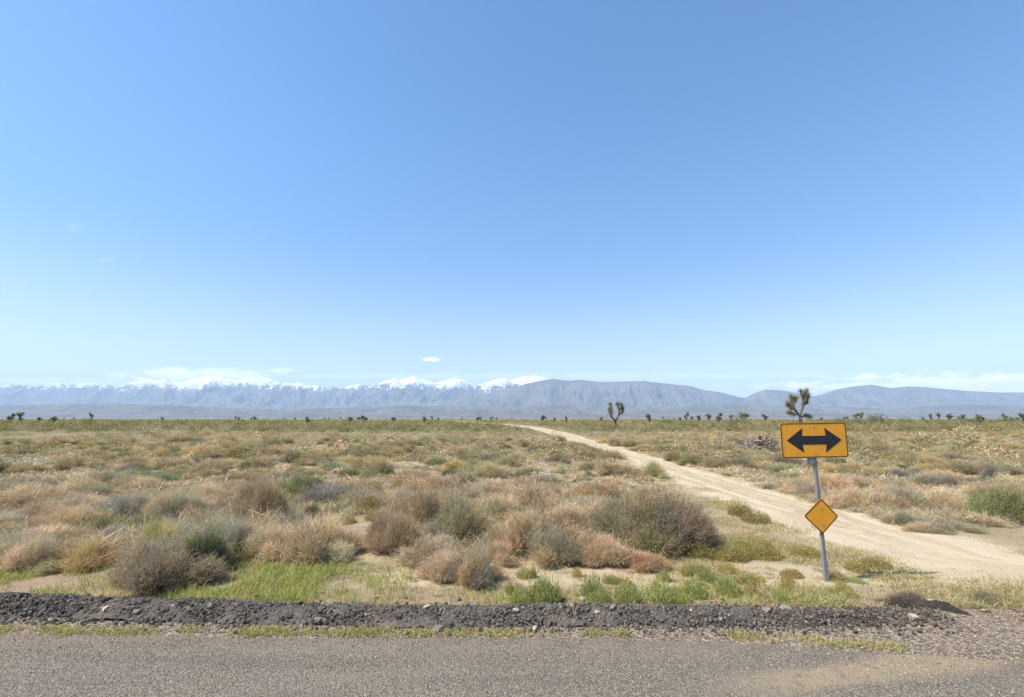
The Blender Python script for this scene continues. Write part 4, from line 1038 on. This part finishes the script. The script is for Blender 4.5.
# big round junipers / creosotes in the belt
BIG = [far_proto(970 + i, 'olive', 700, 0.62) for i in range(3)]
BIGM = [make_mesh('creosote_bush', V, [f for f in (f3, f4) if len(f)], M_LEAF, colors=c) for (V, f3, f4, c) in BIG]
for i, (px, py, w, h, lab) in enumerate(((877, 425, 24, 12, 'largest round dark creosote bush right of the arrow sign on the skyline'), (905, 424, 22, 7, 'low creosote bush right of the largest round one'), (857, 425, 18, 8, 'creosote bush between the arrow sign and the largest round one'),
        (840, 424, 14, 7, 'small creosote bush peeping past the right edge of the arrow sign'), (740, 424, 24, 9, 'broad creosote bush left of the arrow sign on the skyline'), (665, 424, 18, 6, 'low dark creosote bush midway between lone Joshua tree and sign'), (975, 424, 24, 7, 'creosote bush near the right end of the skyline belt'), (1008, 423, 22, 7, 'creosote bush at the very right end of the skyline belt'),
        (88, 423, 14, 6, 'creosote bush under the thin Joshua tree at the left skyline'), (655, 446, 20, 9, 'grey round bush beyond the track near the lone Joshua tree'))):
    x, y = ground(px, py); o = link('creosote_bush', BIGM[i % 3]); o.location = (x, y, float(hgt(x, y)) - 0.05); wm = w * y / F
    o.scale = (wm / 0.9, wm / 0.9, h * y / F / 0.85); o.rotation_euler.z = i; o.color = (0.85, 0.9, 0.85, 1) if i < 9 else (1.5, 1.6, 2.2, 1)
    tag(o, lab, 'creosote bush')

# heap of dead Joshua wood beside the sign
def brush_pile():
    r = np.random.default_rng(77); x0, y0 = ground(770, 452); o = empty('brush_pile', (x0, y0 + 1.0, 0))
    A, B = Acc(), Acc(); Vs, Fs, nn = [], [], 0
    for k in range(70):
        a = r.uniform(0, 6.28); q = abs(r.normal()) * 0.9; c = np.array([q * math.cos(a) * 1.35, q * math.sin(a) * 0.8, 0])
        c[2] = max(0.1, 1.15 * math.exp(-(c[0] / 1.6) ** 2) * r.uniform(0.2, 1.0)); d = unit(np.array([[r.normal(), r.normal(), 0.35 * r.normal()]]))[0]; ln = r.uniform(0.4, 1.1)
        mid = c + r.normal(size=3) * 0.08
        V, f = tube([c - d * ln / 2, mid, c + d * ln / 2], [r.uniform(0.05, 0.10), 0.08, 0.05]); V[:, 2] = np.maximum(V[:, 2], 0.0); Vs.append(V); Fs.append(f + nn); nn += len(V)
    link('branches', make_mesh('branches', np.concatenate(Vs), np.concatenate(Fs), mat_plain('weathered_wood', (0.25, 0.185, 0.135), 0.95, 0, 0.1, 6, 0.5), smooth=True), o)
    k = 2200; P = r.normal(size=(k, 3)) * np.array([1.3, 0.7, 0.35]) + np.array([0, 0, 0.3]); P[:, 2] = np.abs(P[:, 2]); D = unit(r.normal(size=(k, 3)))
    V, f = tri_twigs(P, P + D * r.uniform(0.2, 0.5, (k, 1)), np.full(k, 0.03), r); V[:, 2] = np.maximum(V[:, 2], 0)
    A.add(V, f, pick(PAL['dead'], k, r, 0.3)); link('twigs', A.mesh('twigs', M_TWIG), o)
    tag(o, 'heap of dead grey brown branches left of the arrow sign', 'brush pile')
brush_pile()

# ----------------------------------------------------------------------------------------------- road sign
def road_sign():
    import bmesh
    bx, by = ground(826.5, 581); bz = float(hgt(bx, by))
    root = empty('road_sign', (bx, by, bz))
    PAINT = mat_plain('orange_yellow_sign_sheeting', (0.80, 0.345, 0.022), 0.45, 0, 0.4, 3.5, 0.22, (2.2, 1, 0.8))
    BLACK = mat_plain('black_sign_legend', (0.018, 0.018, 0.022), 0.5, 0, 0.4, 12, 0.3)
    STEEL = mat_plain('galvanised_steel', (0.25, 0.255, 0.25), 0.65, 0.25, 0.3, 20, 0.25, (1, 1, 0.15))
    EDGE = mat_plain('dark_sign_edge', (0.10, 0.045, 0.012), 0.6, 0, 0.3, 12, 0.3)
    def loc(px, py, dy):       # point in the plane of the sign, in the root's frame
        d = ray(px, py); t = (by + dy) / d[1]; return np.array([d[0] * t - bx, dy, CAM_H + d[2] * t - bz])
    def plate(name, pts, y0, th, mat, parent, bev=0.0):
        """outline in x,z extruded from y0 (front) to y0+th"""
        bm = bmesh.new(); fr = [bm.verts.new((p[0], y0, p[1])) for p in pts]; f = bm.faces.new(fr)
        ret = bmesh.ops.extrude_face_region(bm, geom=[f])
        for vv in ret['geom']:
            if isinstance(vv, bmesh.types.BMVert): vv.co.y += th
        bmesh.ops.recalc_face_normals(bm, faces=bm.faces)
        if bev: bmesh.ops.bevel(bm, geom=[e for e in bm.edges], offset=bev, segments=1, affect='EDGES')
        me = bpy.data.meshes.new(name); bm.to_mesh(me); bm.free(); me.materials.append(mat); return link(name, me, parent)
    def rounded(hw, hh, rad, seg=5):
        pts = []
        for sx, sz, a0 in ((1, 1, 0), (-1, 1, 90), (-1, -1, 180), (1, -1, 270)):
            for k in range(seg + 1):
                a = R(a0 + 90 * k / seg); pts.append((sx * (hw - rad) + rad * math.cos(a), sz * (hh - rad) + rad * math.sin(a)))
        return pts
    def ring(name, outer, inner, y0, th, mat, parent):
        k = len(outer); V = [(p[0], y0, p[1]) for p in outer] + [(p[0], y0, p[1]) for p in inner] + [(p[0], y0 + th, p[1]) for p in outer] + [(p[0], y0 + th, p[1]) for p in inner]
        Fq = []
        for i in range(k):
            j = (i + 1) % k; Fq += [(i, j, k + j, k + i), (2 * k + j, 2 * k + i, 3 * k + i, 3 * k + j), (j, i, 2 * k + i, 2 * k + j), (k + i, k + j, 3 * k + j, 3 * k + i)]
        return link(name, make_mesh(name, V, np.array(Fq), mat), parent)
    # the post: square perforated steel tube from the foot up to the arrow panel
    top = loc(812.8, 440, 0.0)
    A0 = np.array([0, 0, -0.15]); d = top - np.array([0, 0, 0.0]); d /= np.linalg.norm(d); A1 = top + d * 0.18
    side = np.cross(d, [0, 1, 0]); side /= np.linalg.norm(side); hw = 0.025
    yv = np.array([0, 1, 0])
    def bar(a, b, h, name, mat, parent, hy=None):
        hy = hy or h; V = [p + side * sx * h + yv * sy * hy for p in (a, b) for sx, sy in ((-1, -1), (1, -1), (1, 1), (-1, 1))]
        f = [(0, 1, 5, 4), (1, 2, 6, 5), (2, 3, 7, 6), (3, 0, 4, 7), (4, 5, 6, 7), (3, 2, 1, 0)]
        bm = bmesh.new(); vs = [bm.verts.new(v) for v in V]
        for q in f: bm.faces.new([vs[i] for i in q])
        bmesh.ops.recalc_face_normals(bm, faces=bm.faces); bmesh.ops.bevel(bm, geom=list(bm.edges), offset=0.004, segments=2, affect='EDGES')
        me = bpy.data.meshes.new(name); bm.to_mesh(me); bm.free(); me.materials.append(mat); return link(name, me, parent)
    bar(A0, A1, hw, 'post', STEEL, root)
    bar(A0, d * 0.32, hw + 0.008, 'post_sleeve', STEEL, root)
    holes = bmesh.new(); L = np.linalg.norm(A1)
    for k in range(int(L / 0.05)):
        c = d * (0.36 + 0.05 * k)
        if np.dot(c, d) > L - 0.05: break
        vs = [holes.verts.new(c + side * 0.007 * math.cos(a) + d * 0.007 * math.sin(a) + np.array([0, -hw - 0.0015, 0])) for a in np.linspace(0, 6.283, 9)[:-1]]; holes.faces.new(vs)
    me = bpy.data.meshes.new('bolt_hole_discs'); holes.to_mesh(me); holes.free(); me.materials.append(BLACK); link('bolt_hole_discs', me, root)  # flat black discs on the post face paint the dark inside its holes
    # arrow panel, facing the road
    yf = -0.045
    corners = [loc(*c, yf)[[0, 2]] for c in ((779.0, 423.2), (846.2, 422.2), (848.3, 457.2), (783.0, 458.4))]
    cen = sum(corners) / 4; wv = ((corners[1] - corners[0]) + (corners[2] - corners[3])) / 2; hv = ((corners[0] - corners[3]) + (corners[1] - corners[2])) / 2
    def P(u_, v_): return cen + wv * u_ + hv * v_
    hwid, hhei = np.linalg.norm(wv) / 2, np.linalg.norm(hv) / 2
    def mapr(pts): return [P(p[0] / (2 * hwid), p[1] / (2 * hhei)) for p in pts]
    panel = plate('arrow_panel', mapr(rounded(hwid, hhei, 0.045)), yf, 0.004, PAINT, root)
    ring('border', mapr(rounded(hwid - 0.006, hhei - 0.006, 0.042)), mapr(rounded(hwid - 0.022, hhei - 0.022, 0.032)), yf - 0.0025, 0.002, EDGE, panel)
    arrow = [(-0.415, 0), (-0.165, 0.35), (-0.18, 0.125), (0.18, 0.125), (0.165, 0.35), (0.415, 0), (0.165, -0.35), (0.18, -0.125), (-0.18, -0.125), (-0.165, -0.35)]
    arrow = [P(a, b) for a, b in arrow]
    # two triangles of the heads and the shaft as one outline
    plate('arrow', arrow, yf - 0.003, 0.0025, BLACK, panel)
    def bolt(u_, v_, par, yy, c0=None):
        bm = bmesh.new(); bmesh.ops.create_cone(bm, cap_ends=True, segments=6, radius1=0.011, radius2=0.008, depth=0.010)
        bmesh.ops.rotate(bm, verts=bm.verts, cent=(0, 0, 0), matrix=mathutils.Matrix.Rotation(R(90), 3, 'X'))
        p = P(u_, v_) if c0 is None else c0
        bmesh.ops.translate(bm, verts=bm.verts, vec=(p[0], yy - 0.006, p[1])); me = bpy.data.meshes.new('bolt'); bm.to_mesh(me); bm.free(); me.materials.append(STEEL); link('bolt', me, par)
    bolt(0.0, 0.40, panel, yf - 0.002); bolt(0.0, -0.40, panel, yf - 0.002)
    # bracket on the back where the panel meets the post
    q = loc(811, 460, 0.0); bb = q - d * 0.06
    bar(bb - side * 0.0, bb + d * 0.16, hw + 0.022, 'bracket', STEEL, root, hw + 0.012)
    # diamond marker panel
    dc = [loc(*c, yf)[[0, 2]] for c in ((821.0, 498.0), (838.6, 516.4), (822.8, 534.2), (803.6, 516.0))]
    c0 = sum(dc) / 4
    def rd(pts, f, cut):
        out = []
        for i in range(4):
            a, b, c = pts[i - 1], pts[i], pts[(i + 1) % 4]; b2 = c0 + (b - c0) * f
            out += [b2 + (a - b) * cut, b2 + ((a - b) + (c - b)) * cut * 0.35, b2 + (c - b) * cut]
        return out
    dia = plate('diamond_panel', rd(dc, 1.0, 0.07), yf, 0.004, PAINT, root)
    ring('border', rd(dc, 0.975, 0.07), rd(dc, 0.90, 0.05), yf - 0.0025, 0.002, EDGE, dia)
    bolt(0, 0, dia, yf - 0.001, c0 + np.array([0.0, 0.13])); bolt(0, 0, dia, yf - 0.001, c0 - np.array([-0.01, 0.13]))
    tag(root, 'orange two way arrow sign with plain diamond below on leaning steel post', 'road sign')
road_sign()

# ----------------------------------------------------------------------------------------------- mountains
SKY_L = [(-900, 392), (-700, 386), (-520, 389), (-400, 385), (-300, 390), (-220, 388), (-120, 385), (-60, 388), (0, 386), (20, 386), (40, 386.5), (58, 384), (75, 385), (95, 384), (110, 386), (117, 387.5), (130, 384), (140, 382), (150, 380.5), (158, 381.5), (166, 380), (175, 384), (190, 381), (198, 379.5), (205, 378), (212, 376.5), (222, 379), (235, 381), (245, 379), (252, 379.5), (260, 377.5), (268, 379),
         (280, 383), (290, 385), (300, 383.5), (312, 386), (328, 389), (345, 387), (358, 385), (366, 386.5), (375, 386), (385, 382), (390, 380.5), (395, 379), (400, 380.5), (405, 379.5), (415, 377.5), (420, 379.5), (425, 381), (435, 384), (445, 381), (450, 380.5), (455, 379.5), (465, 381), (475, 386), (482, 385), (490, 382), (498, 380.5), (505, 379), (510, 381), (515, 380), (525, 377),
         (530, 378), (536, 376.5), (545, 379), (553, 381), (575, 386), (610, 392), (660, 399), (740, 408), (820, 412)]
SKY_R = [(380, 412), (430, 404), (480, 396), (510, 389), (530, 384), (545, 381), (553, 380), (570, 382), (580, 381), (600, 383), (630, 382.5), (645, 382), (660, 384), (690, 387), (705, 391), (720, 393), (735, 397), (744, 398.5), (755, 393.5), (765, 390.5), (778, 391), (795, 393), (810, 397), (818, 396), (835, 390.5), (850, 388), (862, 386.5), (870, 385.5), (880, 387), (890, 389), (905, 387.5),
         (925, 388), (945, 390), (970, 392), (1000, 393.5), (1024, 393), (1100, 396), (1200, 392), (1300, 397), (1400, 390), (1560, 394), (1750, 388), (1950, 396)]
FOOT = [(-900, 406), (-500, 409), (-220, 408), (0, 406), (120, 404), (200, 407), (290, 410), (340, 408), (400, 406), (450, 406.5), (500, 408), (560, 406), (640, 409), (720, 405), (800, 406), (880, 409), (960, 405), (1040, 407), (1250, 409), (1600, 405), (1950, 408)]
def range_mesh(name, prof, D, depth, mat, label, seed, rough):
    pxs = np.arange(prof[0][0], prof[-1][0] + 0.1, 1.0); ys = np.interp(pxs, [p[0] for p in prof], [p[1] for p in prof])
    ys = ys + rough * fbm(pxs / 7.0, pxs * 0, seed, 4)
    tu = (pxs - 512) / F; Z0 = (418 - ys) / F * 1.0 / math.cos(PITCH) ** 2        # tan of elevation along the view axis
    t = np.concatenate([np.linspace(0, 1, 56), np.linspace(1.03, 1.7, 20)])
    Yd = D + (t - 1) * depth
    X = tu[:, None] * D + 0 * Yd[None]; Y = np.repeat(Yd[None], len(pxs), 0)
    X = tu[:, None] * Y
    ridge = (Z0 * D)[:, None]
    lat = X / 1500.0; dep = Y / 2600.0
    wz = fbm(lat * 0.6, dep, seed + 5, 3)
    n1 = 1 - np.abs(fbm(lat + 1.6 * wz, dep * 0.9, seed + 9, 5, 0.55)); n2 = 1 - np.abs(fbm(lat * 2.7 + wz, dep * 1.5, seed + 13, 4, 0.55))
    tt = t[None]
    up = np.clip(tt, 0, 1) ** 1.35
    spur = (0.62 * n1 + 0.38 * n2)
    k = up * (1 - (1 - spur) * 1.35 * (1 - sstep(0.80, 1.0, tt)) ) 
    el = k * ridge
    lim = (Z0[:, None]) * Y * 0.985
    el = np.where(tt < 0.995, np.minimum(el, lim), el)
    back = ridge * (1 - sstep(1.0, 1.7, tt)) * (0.75 + 0.25 * spur)
    Z = np.where(tt <= 1.0, el, np.minimum(back, ridge * 0.985))
    Z = np.where(tt <= 0.001, -1.0, np.maximum(Z, -1.0)) + CAM_H * np.clip(tt, 0, 1)
    K = len(t); V = np.stack([X, Y, Z], -1).reshape(-1, 3)
    i = np.arange(len(pxs) - 1)[:, None]; j = np.arange(K - 1)[None]
    q = np.stack([i * K + j, (i + 1) * K + j, (i + 1) * K + j + 1, i * K + j + 1], -1).reshape(-1, 4)
    o = link(name, make_mesh(name, V, q, mat, smooth=True)); tag(o, label, 'mountains', kind='structure')
range_mesh('mountains', SKY_L, 21000, 5200, mat_mountain('snowy_rock', 1340), 'far snow capped mountain range on the left horizon', 201, 0.6)
range_mesh('mountains', SKY_R, 16500, 5000, mat_mountain('bare_rock', None), 'bare blue grey mountain range without snow on the right horizon', 207, 0.25)
range_mesh('hills', FOOT, 10500, 2600, mat_mountain('foothill_soil', None, (0.10, 0.092, 0.075)), 'low hazy foothills in front of the mountains', 213, 0.4)

# ----------------------------------------------------------------------------------------------- the air
def haze():
    s, zb, zt = 31500.0, -6.0, 2050.0
    V = [(x, y, z) for z in (zb, zt) for x, y in ((-s, -s), (s, -s), (s, s), (-s, s))]
    f = np.array([(3, 2, 1, 0), (4, 5, 6, 7), (0, 1, 5, 4), (1, 2, 6, 5), (2, 3, 7, 6), (3, 0, 4, 7)])
    m = bpy.data.materials.new('hazy_air'); n = N(m)
    vol = n.n('ShaderNodeVolumePrincipled'); vol.inputs['Color'].default_value = (0.58, 0.76, 1.0, 1); vol.inputs['Density'].default_value = 1 / 24000; vol.inputs['Anisotropy'].default_value = 0.0
    n.out(None, vol.outputs[0])
    o = link('haze', make_mesh('haze', V, f, m)); tag(o, 'pale blue haze between the plain and the mountains', 'haze', kind='stuff')
haze()
